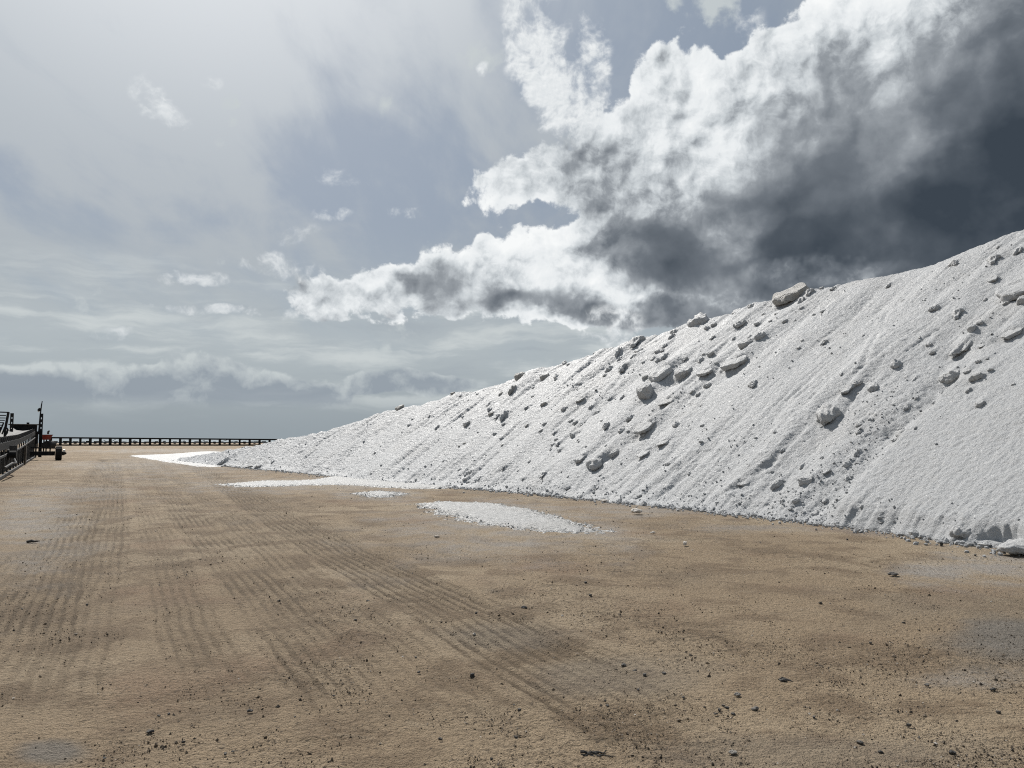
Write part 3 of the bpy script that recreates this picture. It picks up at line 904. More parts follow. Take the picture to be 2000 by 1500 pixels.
m, b, pr = material('sea')
p = b.n('ShaderNodeNewGeometry').outputs['Position']
pr.inputs['Base Color'].default_value = (0.10, 0.15, 0.17, 1)
pr.inputs['Roughness'].default_value = 0.25
bump(b, pr, b.noise(p, 0.35, 4, 0.6), 0.5, 0.5)
a_ = np.linspace(0, 2 * math.pi, 97)[:-1]
vs = np.concatenate([np.stack([np.sin(a_) * r, np.cos(a_) * r, a_ * 0 - 0.5], -1) for r in (300, 1200, 5000, 16000)])
fs = [(k * 96 + i, (k + 1) * 96 + i, (k + 1) * 96 + (i + 1) % 96, k * 96 + (i + 1) % 96) for k in range(3) for i in range(96)]
sea = link('sea', new_mesh('sea', vs, fs), m)
tag(sea, 'calm grey sea at the horizon', kind='structure')

# ------------------------------------------------------------------ salt lumps
import bmesh


def chunk_mesh(name, kind, seed):
    r = random.Random(seed)
    bm = bmesh.new()
    if kind in ('s', 'b'):
        ht = 0.10 if kind == 's' else 0.22
        n = 11 if kind == 's' else 15
        for i in range(n):
            a = 2 * math.pi * (i + r.uniform(-0.35, 0.35)) / n
            rad_ = r.uniform(0.36, 0.52)
            z = r.choice((-1, 1)) * ht * r.uniform(0.55, 1.0)
            x, y = rad_ * math.cos(a), 0.68 * rad_ * math.sin(a)
            bm.verts.new((x, y, z))
            bm.verts.new((x * r.uniform(0.7, 0.98), y * r.uniform(0.7, 0.98), -z * r.uniform(0.6, 1.0)))
        res = bmesh.ops.convex_hull(bm, input=bm.verts)
        bmesh.ops.delete(bm, geom=[v for v in bm.verts if not v.link_faces], context='VERTS')
        bmesh.ops.dissolve_limit(bm, angle_limit=math.radians(12), verts=bm.verts, edges=bm.edges)
        bmesh.ops.bevel(bm, geom=bm.edges[:], offset=0.025, segments=2, profile=0.6, affect='EDGES', clamp_overlap=True)
        bmesh.ops.triangulate(bm, faces=bm.faces)
        for _ in range(2):
            long_e = [e for e in bm.edges if e.calc_length() > 0.10]
            bmesh.ops.subdivide_edges(bm, edges=long_e, cuts=1, use_grid_fill=False)
            bmesh.ops.triangulate(bm, faces=bm.faces)
        k1, k2 = 0.07, 0.055
    else:
        bmesh.ops.create_icosphere(bm, subdivisions=4, radius=0.5)
        sx, sy, sz = (1.0, 0.74, 0.36) if kind == 'r' else (1.0, 0.34, 0.22)
        for v in bm.verts:
            v.co = Vector((v.co.x * sx, v.co.y * sy, v.co.z * sz))
        k1, k2 = 0.19, 0.10
    co = np.array([v.co[:] for v in bm.verts])
    bm.normal_update()
    no = np.array([v.normal[:] for v in bm.verts])
    o = seed * 3.7

    def n3(f, s):
        return (pn(co[:, 0] * f + o, co[:, 1] * f + s, seed) + pn(co[:, 1] * f + o, co[:, 2] * f - s, seed + 5) + pn(co[:, 2] * f - o, co[:, 0] * f + s, seed + 9)) / 1.5
    d = k1 * n3(2.6, 1.0) + k2 * n3(7.0, 2.0) + 0.5 * k2 * n3(16.0, 3.0)
    co = co + no * d[:, None]
    for v, c in zip(bm.verts, co):
        v.co = c
    me = bpy.data.meshes.new(name)
    bm.to_mesh(me)
    bm.free()
    me.polygons.foreach_set('use_smooth', np.full(len(me.polygons), kind in 're', bool))
    return me


MATS = [SALT_LUMP, SALT_LUMP, SALT_DIRTY]
shapes = {}
for kind, n in (('r', 5), ('s', 4), ('b', 4), ('e', 3)):
    for i in range(n):
        for dirt, mm in ((0, SALT_LUMP), (1, SALT_LUMP), (2, SALT_DIRTY)):
            if dirt == 1:
                shapes[kind, i, 1] = shapes[kind, i, 0]
                continue
            me = shapes[kind, i, 0].copy() if dirt else chunk_mesh('lump_' + kind, kind, 11 + i * 7 + ord(kind))
            me.materials.clear()
            me.materials.append(mm)
            shapes[kind, i, dirt] = me
COUNT = {'r': 5, 's': 4, 'b': 4, 'e': 3}

PT = np.stack([X, Y, Z], -1)
NAME = {'r': 'salt_lump', 'e': 'salt_lump', 'b': 'salt_block', 's': 'salt_slab'}
placed_lumps = []
_r = random.Random(5)
for i, (l, (c, r)) in enumerate(zip(list(LUMPS) + SMALL, cell)):
    pxl, pyl, sz, kind, dirt = l[:5]
    label = l[5] if len(l) > 5 else None
    pos = Vector(PT[c, r])
    size = sz * pw0[c, r] / 1500.0
    upv = Vector((ux[c] * math.cos(REPOSE), uy[c] * math.cos(REPOSE), math.sin(REPOSE)))
    nrm = Vector((-ux[c] * math.sin(REPOSE), -uy[c] * math.sin(REPOSE), math.cos(REPOSE)))
    side = upv.cross(nrm)
    a = _r.uniform(-0.25, 0.25) if kind == 'e' else _r.uniform(-0.9, 0.9) + 0.35
    xa = (upv * math.cos(a) + side * math.sin(a)).normalized()
    # loose lumps tip back towards level ground, slabs lie on the slope
    tip = {'r': 0.12, 'e': 0.03, 'b': 0.30, 's': 0.06}[kind] + _r.uniform(-0.06, 0.10)
    za = (nrm * (1 - tip) + Vector((0, 0, 1)) * tip).normalized()
    ya = za.cross(xa).normalized()
    xa = ya.cross(za)
    # apparent length of the long axis
    q = project(np.array([pos - xa * 0.5, pos + xa * 0.5]))
    app = math.hypot(q[0][1] - q[0][0], q[1][1] - q[1][0]) / 1500.0 * pw0[c, r]
    k = size / max(app, 0.45)
    k *= {'r': 0.86, 'e': 1.10, 'b': 0.88, 's': 1.08}[kind]
    v = i % COUNT[kind]
    o = bpy.data.objects.new(NAME[kind] if not label else NAME[kind], shapes[kind, v, dirt])
    COL.objects.link(o)
    hgt = {'r': -0.01, 'e': 0.0, 'b': 0.025, 's': 0.02}[kind]
    flip = -1.0 if _r.random() < 0.5 else 1.0
    sc = (k * flip, k * _r.uniform(0.85, 1.15) * (0.9 if kind == 'r' else 1.0), k * _r.uniform(0.85, 1.2) * (0.75 if kind == 's' else 1.0))
    R3 = Matrix((xa, ya, za)).transposed()
    if flip < 0:
        sc = (k, sc[1], sc[2])
        R3 = Matrix((-xa, -ya, za)).transposed()
    o.matrix_world = Matrix.Translation(pos + nrm * hgt * k) @ R3.to_4x4() @ Matrix.Diagonal((*sc, 1.0))
    placed_lumps.append((o, pxl, pyl, kind, label))

CAT = {'r': 'salt lump', 'e': 'salt lump', 'b': 'salt block', 's': 'salt slab'}
ADJ = {'r': 'small round lump', 'e': 'small long lump', 'b': 'small angular block', 's': 'small flat slab'}
NTH = ['nearest', 'second', 'third', 'fourth', 'fifth', 'sixth', 'seventh', 'eighth', 'ninth', 'tenth', 'eleventh', 'twelfth']


def near_labels(items, anchors, reach):
    # items (key, x, y, adjective); a label from the nearest landmark, the side it lies on and its rank there
    buckets, out = {}, {}
    for key, x, y, adj in items:
        d, (ax, ay, an) = min(((math.hypot(x - q[0], y - q[1]), q) for q in anchors), key=lambda t: t[0])
        if d > reach:
            continue
        g_ = math.degrees(math.atan2(ay - y, x - ax)) % 360
        side_ = ['right of', 'to the upper right of', 'above', 'to the upper left of', 'left of', 'to the lower left of', 'below', 'to the lower right of'][int((g_ + 22.5) // 45) % 8]
        buckets.setdefault((adj, side_, an), []).append((d, key))
    for (adj, side_, an), lst in buckets.items():
        for i_, (d, key) in enumerate(sorted(lst, key=lambda t: t[0])[:len(NTH)]):
            first = adj + ' ' + side_ + ' the ' + an
            out[key] = first if len(lst) == 1 else NTH[i_] + ' ' + first
    return out


ANCH = [(1543, 577, 'big skyline slab'), (1461, 681, 'overhanging chunk'), (1440, 716, 'large leaning slab'), (1337, 733, 'big squared block'),
        (1308, 789, 'straight edged slab'), (1264, 836, 'slab over the dark hollow'), (1297, 866, 'slab tipped on edge'), (1167, 900, 'long thin plate'),
        (1880, 675, 'long bar shaped chunk'), (1857, 731, 'wide low lump'), (1977, 648, 'flaky slab at the right edge'), (1614, 812, 'lone dark oval lump'),
        (1515, 941, 'middle lump of three'), (784, 801, 'dark skyline knob'), (1017, 740, 'dark angular skyline rock'), (1367, 629, 'knobbly skyline lump'),
        (1446, 639, 'pitted oval lump'), (438, 903, 'far end lump'), (1202, 980, 'wide flat lump at the foot'), (1921, 801, 'dark lump above the smooth fan'),
        (1135, 785, 'dark oval slab at mid slope'), (1221, 722, 'narrow salt bar'), (1674, 753, 'lump with a companion'), (1984, 571, 'thick slab at the right edge')]
labs = near_labels([(i, x, y, ADJ[k]) for i, (o, x, y, k, l) in enumerate(placed_lumps) if not l], ANCH, 260)
for i, (o, x, y, k, l) in enumerate(placed_lumps):
    if l:
        tag(o, l, CAT[k], kind='thing')
    else:
        tag(o, labs.get(i, ADJ[k] + ' far from any big block on the salt slope'), CAT[k], 'small salt lumps on the slope', 'thing')


def placed(name, me, loc, scale, rz, mat=None, tilt=0.0, sink=0.25):
    o = bpy.data.objects.new(name, me)
    COL.objects.link(o)
    o.location = (loc[0], loc[1], scale[2] * (0.5 - sink))
    o.scale = scale
    o.rotation_euler = (tilt, tilt * 0.6, rz)
    return o


for (x, y, w_, h_, kind, v, rz, label) in [
        (1992, 1084, 90, 34, 'r', 4, 0.5, 'wedge shaped salt chunk on the sand at the right edge, below the scraped bite'),
        (1883, 1060, 52, 38, 'r', 2, 0.2, 'rounded salt chunk at the foot of the pile, left of the scraped bite'),
        (1926, 1068, 40, 10, 's', 2, 0.1, 'flat salt crust piece between two bigger chunks at the scraped bite')]:
    g = ground_at(x, y)
    d = g[1] / 1500.0
    o = placed('salt_chunk', shapes[kind, v, 0], g, (w_ * d * 1.05, w_ * d * 0.9, h_ * d * (1.9 if kind == 'b' else 1.7)), rz, sink=0.24, tilt=0.22 if kind == 'b' else 0.0)
    tag(o, label, 'salt chunk')


# ------------------------------------------------------------------ many tiny pieces joined as stuff
def pebble_cloud(name, pos, size, seed=3, flat=(0.55, 0.9), coarse=False):
    """faceted pebbles joined into one mesh; pos (n,3), size (n,)"""
    g = np.random.default_rng(seed)
    n = len(pos)
    base = np.array([(0, 0, 1), (.89, 0, .45), (.28, .85, .45), (-.72, .53, .45), (-.72, -.53, .45), (.28, -.85, .45),
                     (.72, .53, -.45), (-.28, .85, -.45), (-.89, 0, -.45), (-.28, -.85, -.45), (.72, -.53, -.45), (0, 0, -1)], float)
    tri = np.array([(0, 1, 2), (0, 2, 3), (0, 3, 4), (0, 4, 5), (0, 5, 1), (1, 6, 2), (2, 7, 3), (3, 8, 4), (4, 9, 5), (5, 10, 1),
                    (6, 7, 2), (7, 8, 3), (8, 9, 4), (9, 10, 5), (10, 6, 1)], int)
    if coarse:
        base = np.array([(0, 0, 1), (1, 0, 0), (0, 1, 0), (-1, 0, 0), (0, -1, 0), (0, 0, -1)], float)
        tri = np.array([(0, 1, 2), (0, 2, 3), (0, 3, 4), (0, 4, 1), (5, 2, 1), (5, 3, 2), (5, 4, 3), (5, 1, 4)], int)
    nv = len(base)
    v = base[None] * (1 + g.uniform(-0.32, 0.28, (n, nv, 1)))
    if coarse:
        v = v + g.uniform(-0.3, 0.3, v.shape)
    sc = np.stack([np.ones(n), g.uniform(0.55, 1.0, n), g.uniform(flat[0], flat[1], n)], -1) * 0.5 * size[:, None]
    v = v * sc[:, None, :]
    a = g.uniform(0, 2 * math.pi, n)
    ca, sa = np.cos(a)[:, None], np.sin(a)[:, None]
    v = np.stack([v[..., 0] * ca - v[..., 1] * sa, v[..., 0] * sa + v[..., 1] * ca, v[..., 2]], -1)
    v = v + pos[:, None, :]
    f = (tri[None] + (np.arange(n) * nv)[:, None, None]).reshape(-1, 3)
    rnd = np.repeat(g.random(n), nv)
    return new_mesh(name, v.reshape(-1, 3), f, smooth=False, attrs={'tone': rnd})


def gz_at(x, y):
    return 0.035 * fbm(x * 0.25, y * 0.25, 3, seed=101) * sstep(np.hypot(x, y), 70, 25) - 0.004


m, b, pr = material('gravel')
tone = attr(b, 'tone')
col = b.ramp(tone, [(0.0, (0.052, 0.042, 0.033)), (0.35, (0.110, 0.086, 0.060)), (0.70, (0.18, 0.138, 0.098)), (0.93, (0.30, 0.235, 0.165)), (1.0, (0.55, 0.51, 0.46))])
b.put(pr.inputs['Base Color'], col)
pr.inputs['Roughness'].default_value = 0.8
pr.inputs['Specular IOR Level'].default_value = 0.3
GRAVEL = m

# gravel strewn over the yard, denser in patches and towards the lower right
N = 420000
gpx, gpy = rng.uniform(-260, 2260, N), 872 + (1640 - 872) * rng.random(N) ** 0.80
dg = ((gpx - 1000) / 1500, gpy)
gy = EYE * 1500.0 / (gpy - 858.0)
gx = (gpx - 1000) / 1500.0 * gy
dens_ = sstep(fbm(gx * 0.55 + 7, gy * 0.45, 3, seed=107), -0.22, 0.40) * 0.65 + 0.10
dens_ += 0.55 * sstep(fbm(gx * 2.1, gy * 2.1, 3, 0.6, seed=150), 0.05, 0.45)
dens_ += 0.40 * sstep(gx, -0.5, 3.5) * sstep(gy, 12, 5)
side_t, dist_t, _al = dist_poly(gx, gy, toe_d[60:600:6])
keep = (rng.random(N) < dens_ ** 1.4 * 0.34) & (gy < 40) & ~((dist_t < 0.25))
toe_y = toe_d[60:620]
tx_at = np.interp(gy, toe_y[:, 1], toe_y[:, 0])
keep &= gx < tx_at - 0.15
gx, gy = gx[keep], gy[keep]
sz = np.clip(rng.lognormal(math.log(0.0062), 0.52, len(gx)), 0.003, 0.030) * (0.7 + 0.055 * gy)
pos = np.stack([gx, gy, gz_at(gx, gy) + sz * 0.12], -1)
print('gravel', len(gx), sum(len(o_.data.loop_triangles) if False else len(o_.data.polygons) for o_ in COL.objects if o_.type == 'MESH'))
gravel = link('gravel', pebble_cloud('gravel', pos, sz, seed=4, coarse=True), GRAVEL)
tag(gravel, 'fine dark gravel strewn over the tan dirt yard', 'gravel', kind='stuff')

# salt crumbs on the face and along the foot
cs, rs = [], []
sel = rng.integers(0, NC, 60000), np.clip((rng.random(60000) ** 1.25 * NT * 0.97).astype(int), 2, NT - 8)
ok = (toe_px[sel[0]] > 330) & (toe_px[sel[0]] < 2600)
cl = fbm(S[sel] * 0.8, up_m[sel] * 0.25, 3, seed=160)
ok &= rng.random(60000) < np.clip(sstep(cl, -0.1, 0.45) * 0.10 + 0.26 * rough_zone[sel] + 0.16 * (sel[1] < 26) + 0.006, 0, 1) * (1 - 0.9 * infan[sel])
pc = PT[sel][ok]
szc = np.clip(rng.lognormal(math.log(0.034), 0.45, len(pc)), 0.014, 0.12)
pc = pc + np.array((-0.3, -0.2, 0.8)) * szc[:, None] * 0.15
# foot line
nf = 5200
fa = rng.integers(60, 620, nf)
off = rng.exponential(0.16, nf) - 0.10
base_rag = np.interp(arc_d[fa], arc, 0.16 * fbm(arc * 0.9, arc * 0, 4, 0.6, seed=95))
fx = toe_d[fa, 0] - up_d[fa, 0] * (off + base_rag) + rng.normal(0, 0.06, nf)
fy = toe_d[fa, 1] - up_d[fa, 1] * (off + base_rag) + rng.normal(0, 0.06, nf)
szf = np.clip(rng.lognormal(math.log(0.042), 0.55, nf), 0.015, 0.20)
pf = np.stack([fx, fy, gz_at(fx, fy) + szf * 0.2], -1)
print('crumbs', len(pc), nf)
crumbs = link('salt_crumbs', pebble_cloud('salt_crumbs', np.concatenate([pc, pf]), np.concatenate([szc, szf]), seed=6, flat=(0.6, 1.0)), SALT, salt_pile)
tag(crumbs, kind='stuff')

# ------------------------------------------------------------------ salt spread flat on the dirt
PATCHES = [
    ([(815, 984), (880, 980), (960, 984), (1040, 998), (1100, 1013), (1150, 1029), (1175, 1038), (1090, 1040), (1000, 1033), (930, 1022), (860, 1003)],
     'largest flat patch of spilled salt on the dirt in front of the pile'),
    ([(692, 964), (740, 959), (790, 965), (760, 972), (715, 971)], 'smallest oval patch of spilled salt, left of the largest patch'),
    ([(432, 946), (520, 940), (600, 939), (650, 932), (700, 935), (780, 942), (890, 951), (820, 955), (700, 950), (600, 948), (500, 951)],
     'long thin strip of spilled salt along the foot of the pile'),
    ([(252, 890), (330, 887), (400, 882), (445, 884), (480, 898), (440, 910), (395, 911), (345, 905), (300, 898)],
     'bright flat sheet of salt at the far low end of the pile'),
]


def inside(x, y, poly):
    r = np.zeros(x.shape, bool)
    n = len(poly)
    for i in range(n):
        (x1, y1), (x2, y2) = poly[i], poly[(i + 1) % n]
        c = ((y1 > y) != (y2 > y)) & (x < (x2 - x1) * (y - y1) / (y2 - y1 + 1e-12) + x1)
        r ^= c
    return r


SALT_FLAT = salt_material('salt_spill', (0.46, 0.46, 0.45), 0.15)
for poly, label in PATCHES:
    gp = np.array([ground_at(*q) for q in poly])
    gp = spline(np.vstack([gp, gp[:1]]), 4)[:-1]
    lo, hi = gp.min(0) - 0.4, gp.max(0) + 0.4
    step = max(0.028, math.sqrt((hi - lo).prod() / 60000))
    xs, ys = np.arange(lo[0], hi[0], step), np.arange(lo[1], hi[1], step)
    GXp, GYp = np.meshgrid(xs, ys)
    _sd, dd, _a = dist_poly(GXp, GYp, np.vstack([gp, gp[:1]]))
    e = np.where(inside(GXp, GYp, gp), dd, -dd)
    scale = min(1.0, (hi - lo).min() / 3.0)
    e = e + scale * (0.26 * fbm(GXp * 1.3, GYp * 1.3, 4, 0.65, seed=170) + 0.30 * fbm(GXp * 6, GYp * 6, 4, 0.8, seed=171)) - 0.03
    h = 0.004 + 0.022 * sstep(e, 0, 0.25) * (0.7 + 0.8 * fbm(GXp * 5, GYp * 5, 4, 0.65, seed=172)) + 0.030 * sstep(e, 0.0, 0.5)
    h = np.where(e > 0, h, -0.03)
    f = grid_faces(*GXp.shape)
    kf = (e.ravel()[f] > -0.0).any(1)
    f = f[kf]
    used, inv = np.unique(f, return_inverse=True)
    vv = np.stack([GXp, GYp, h + gz_at(GXp, GYp)], -1).reshape(-1, 3)[used]
    o = link('salt_patch', new_mesh('salt_patch', vv, inv.reshape(-1, 4)), SALT_FLAT)
    tag(o, label, 'salt patch', 'salt spilled flat on the dirt')
    # loose grains round the edge
    cand = np.argwhere((e > -0.28) & (e < 0.25))
    if len(cand):
        k = rng.choice(len(cand), min(len(cand), 1600), replace=False)
        ii = cand[k]
        keepg = rng.random(len(ii)) < np.exp(np.minimum(e[ii[:, 0], ii[:, 1]], 0) / 0.10)
        ii = ii[keepg]
        px_, py_ = GXp[ii[:, 0], ii[:, 1]], GYp[ii[:, 0], ii[:, 1]]
        sg = np.clip(rng.lognormal(math.log(0.018), 0.4, len(ii)), 0.008, 0.06)
        zz_ = gz_at(px_, py_) + np.maximum(h[ii[:, 0], ii[:, 1]], 0) + sg * 0.2
        g_ = link('salt_grains', pebble_cloud('salt_grains', np.stack([px_, py_, zz_], -1), sg, seed=9), SALT_FLAT, o)
        tag(g_, kind='stuff')

# ------------------------------------------------------------------ single stones on the dirt
def stone_material(name, c1, c2):
    m, b, pr = material(name)
    p = b.n('ShaderNodeNewGeometry').outputs['Position']
    n1, n2 = b.noise(p, 18, 4, 0.6), b.noise(p, 120, 3, 0.6)
    b.put(pr.inputs['Base Color'], b.mix(b.ss(n1, 0.35, 0.68), c1, c2))
    pr.inputs['Roughness'].default_value = 0.82
    bump(b, pr, b.add(b.mul(n1, 1.0), b.mul(n2, 0.4)), 0.7, 0.01)
    return m


DARK_STONE = stone_material('dark_stone', (0.045, 0.042, 0.040), (0.11, 0.10, 0.088))
GREY_STONE = stone_material('grey_stone', (0.16, 0.145, 0.13), (0.27, 0.25, 0.22))
PALE_STONE = stone_material('pale_stone', (0.55, 0.50, 0.44), (0.72, 0.68, 0.62))
stone_shapes = {}
for nm, mm in (('dark', DARK_STONE), ('grey', GREY_STONE), ('pale', PALE_STONE)):
    for i in range(4):
        me = chunk_mesh('stone', 'b' if i < 2 else 'r', 301 + i * 5)
        me.materials.append(mm)
        stone_shapes[nm, i] = me
STONES = [(922, 1322, 10), (1297, 1316, 10), (293, 1435, 12), (488, 1393, 9), (358, 1455, 7), (1040, 1001, 7), (1603, 1180, 7), (1530, 1332, 12),
          (1144, 1139, 6), (1153, 1165, 8), (1218, 1300, 9), (1240, 1309, 7), (1259, 1318, 8), (1182, 1369, 6), (1420, 1381, 8), (1432, 1393, 8), (1405, 1386, 8),
          (1413, 1377, 6), (1398, 1393, 7), (694, 1213, 6), (930, 1200, 6), (812, 1285, 6), (652, 1362, 6), (818, 1314, 6), (1005, 1378, 7), (1014, 1387, 8),
          (1186, 1378, 7), (860, 1443, 7), (1008, 1440, 7), (440, 1478, 8), (455, 1472, 6), (1680, 1450, 11), (1775, 1418, 9), (1590, 1400, 8), (1810, 1342, 9),
          (1940, 1352, 9), (1765, 1220, 6), (1700, 1262, 7), (719, 1175, 6), (545, 1172, 5), (170, 1182, 5), (960, 1482, 6), (1720, 1468, 9), (1860, 1470, 10),
          (1655, 1055, 5), (1905, 1088, 6), (1480, 1003, 6), (310, 1402, 6), (330, 1400, 7), (576, 1404, 5), (1246, 1346, 6), (1335, 1360, 6), (1950, 1395, 8)]
S_ANCH = [(1338, 1066, 'pale pointed stone'), (1244, 1005, 'smooth white stone'), (853, 1051, 'flat pale stone'), (1024, 1192, 'black stone in mid yard'), (1839, 1068, 'black cube like stone'),
          (1745, 1123, 'long flat dark stone'), (1441, 1358, 'smooth grey stone'), (1475, 1385, 'grey round stone'), (1432, 1474, 'half buried grey stone'), (1165, 1476, 'dark twigs'), (1985, 1250, 'damp patch at the right edge'), (100, 1472, 'lower left damp patch'), (1000, 1012, 'largest salt patch'), (60, 1061, 'stick')]
stone_labs = near_labels([(i, x, y, 'small dark stone') for i, (x, y, s_) in enumerate(STONES)], S_ANCH, 420)
_r = random.Random(8)
for i, (x, y, s_) in enumerate(STONES):
    g = ground_at(x, y)
    k = s_ * g[1] / 1500.0 * 1.15
    o = placed('stone', stone_shapes['dark', i % 4], g, (k, k * _r.uniform(0.8, 1.1), k * _r.uniform(0.9, 1.2)), _r.uniform(0, 6.28), sink=0.20)
    o.location.z += float(gz_at(np.array(g[0]), np.array(g[1])))
    tag(o, stone_labs.get(i, 'small dark stone on the dirt away from any landmark'), 'stone', 'small dark stones on the dirt')
for (x, y, w_, nm, v, hz_, label) in [
        (1338, 1066, 12, 'pale', 1, 1.3, 'pale stone with a sharp tip, alone on the dirt below the foot of the pile'),
        (1244, 1005, 20, 'pale', 2, 0.95, 'smooth white stone on the dirt just off the foot of the pile'),
        (853, 1051, 11, 'pale', 0, 0.6, 'flat pale stone on the dirt left of and below the largest salt patch'),
        (1275, 1042, 9, 'pale', 3, 0.8, 'small tan stone right of the end of the largest salt patch'),
        (1181, 981, 14, 'pale', 2, 0.7, 'flat white stone touching the foot of the pile'),
        (1024, 1192, 11, 'dark', 2, 1.1, 'black stone alone in the middle of the yard, the darkest there'),
        (1839, 1068, 7, 'dark', 0, 2.0, 'black cube like stone on the dirt below the pale chunks at the right'),
        (1745, 1123, 18, 'dark', 2, 0.7, 'long flat dark stone on the dirt right of centre, below the smooth fan'),
        (1441, 1358, 12, 'grey', 2, 1.0, 'smooth grey stone below and left of a dark scrap'),
        (1475, 1385, 13, 'grey', 3, 1.0, 'grey round stone to the right of a cluster of dark stones'),
        (1432, 1474, 15, 'grey', 2, 0.8, 'half buried grey stone near the bottom edge, right of the dark twigs')]:
    g = ground_at(x, y)
    k = w_ * g[1] / 1500.0 * 1.1
    o = placed('stone', stone_shapes[nm, v], g, (k, k * 0.85, k * hz_), 0.3 if 'tip' not in label else 1.2, sink=0.18)
    o.location.z += float(gz_at(np.array(g[0]), np.array(g[1])))
    tag(o, label, 'stone')


# ------------------------------------------------------------------ bars, boxes and tubes
class MB:
    def __init__(self):
        self.v, self.f = [], []

    def box(self, c, x, y, z):
        """box by centre and three half-axis vectors"""
        c, x, y, z = Vector(c), Vector(x), Vector(y), Vector(z)
        n = len(self.v)
        for sx in (-1, 1):
            for sy in (-1, 1):
                for sz_ in (-1, 1):
                    self.v.append(tuple(c + x * sx + y * sy + z * sz_))
        for q in ((0, 1, 3, 2), (4, 6, 7, 5), (0, 4, 5, 1), (2, 3, 7, 6), (0, 2, 6, 4), (1, 5, 7, 3)):
            self.f.append(tuple(n + i for i in q))
        return self

    def bar(self, a, b_, w, h=None, up=(0, 0, 1)):
        a, b_, h = Vector(a), Vector(b_), h or w
        d = b_ - a
        x = d.cross(Vector(up))
        if x.length < 1e-6:
            x = Vector((1, 0, 0))
        x.normalize()
        y = x.cross(d).normalized()
        return self.box((a + b_) / 2, d / 2, x * w / 2, y * h / 2)

    def tube(self, pts, rad_, n=8, caps=True):
        pts = [Vector(p) for p in pts]
        rads = rad_ if isinstance(rad_, (list, tuple)) else [rad_] * len(pts)
        rings = []
        for i, p in enumerate(pts):
            d = (pts[min(i + 1, len(pts) - 1)] - pts[max(i - 1, 0)]).normalized()
            x = d.orthogonal().normalized() if i == 0 else (xp - d * xp.dot(d)).normalized()
            xp = x
            y = d.cross(x)
            rings.append(len(self.v))
            for k in range(n):
                a = 2 * math.pi * k / n
                self.v.append(tuple(p + (x * math.cos(a) + y * math.sin(a)) * rads[i]))
        for r0, r1 in zip(rings[:-1], rings[1:]):
            for k in range(n):
                self.f.append((r0 + k, r0 + (k + 1) % n, r1 + (k + 1) % n, r1 + k))
        if caps:
            self.f.append(tuple(rings[0] + k for k in reversed(range(n))))
            self.f.append(tuple(rings[-1] + k for k in range(n)))
        return self

    def mesh(self, name, smooth=False):
        me = bpy.data.meshes.new(name)
        me.from_pydata(self.v, [], self.f)
        me.update()
        if smooth:
            me.polygons.foreach_set('use_smooth', np.full(len(me.polygons), True, bool))
        return me

    def build(self, name, mat, parent=None, smooth=False):
        return link(name, self.mesh(name, smooth), mat, parent)


# dark twigs at the bottom edge
TWIG = stone_material('charred_wood', (0.030, 0.028, 0.026), (0.085, 0.075, 0.066))
g = ground_at(1165, 1476)
tw = empty('dead_twigs', (g[0], g[1], float(gz_at(np.array(g[0]), np.array(g[1])))), 0)
tag(tw, 'bundle of broken dark twigs and fibres lying on the dirt at the bottom edge', 'twigs')
_r = random.Random(3)
sc_ = g[1] / 1500.0
for k, (x0, x1, y0, y1, rr_) in enumerate([(-30, 4, 0.02, 0.0, 0.0085), (-26, 0, -0.02, -0.015, 0.006), (-10, 16, 0.015, -0.005, 0.006), (-2, 34, 0.0, -0.03, 0.0042),
                                           (5, 30, -0.02, -0.045, 0.0035), (-12, 10, -0.03, -0.04, 0.005), (8, 22, 0.02, 0.03, 0.0035), (-20, -8, 0.03, 0.045, 0.003), (-5, 18, 0.03, 0.0, 0.004)]):
    x0, x1 = x0 * sc_, x1 * sc_
    pts = []
    for i in range(6):
        f_ = i / 5
        pts.append((x0 + (x1 - x0) * f_, y0 + (y1 - y0) * f_ + _r.uniform(-.006, .006), rr_ + 0.006 + _r.uniform(0, .012)))
    MB().tube(pts, [rr_ * (1 - 0.5 * i / 5) for i in range(6)], 6).build('twig', TWIG, tw)
g = ground_at(60, 1061)
d_ = g[1] / 1500.0
o = MB().tube([(-8 * d_, 0, 0.02), (-2 * d_, 0.05, 0.03), (5 * d_, 0.02, 0.025), (8 * d_, 0.12, 0.02)], [0.02, 0.024, 0.016, 0.008], 6).build('stick', TWIG)
o.location = (g[0], g[1], 0.0)
tag(o, 'short dark stick lying alone on the dirt at the left', 'stick')
g = ground_at(1530, 1330)
o = MB().tube([(-0.03, 0, 0.008), (0.0, 0.02, 0.014), (0.035, -0.01, 0.008), (0.05, -0.03, 0.006)], [0.006, 0.008, 0.006, 0.003], 6).build('twig_scrap', TWIG)
o.location = (g[0], g[1], 0.0)
tag(o, 'dark scrap of wood on the dirt above two grey stones', 'scrap')

# ------------------------------------------------------------------ belt conveyor at the left
def metal(name, c1, c2, rough=0.6, met=0.0):
    m, b, pr = material(name)
    p = b.n('ShaderNodeNewGeometry').outputs['Position']
    n1 = b.noise(p, 2.5, 5, 0.6)
    b.put(pr.inputs['Base Color'], b.mix(b.ss(n1, 0.42, 0.64), c1, c2))
    pr.inputs['Roughness'].default_value = rough
    pr.inputs['Metallic'].default_value = met
    pr.inputs['Specular IOR Level'].default_value = 0.15
    return m


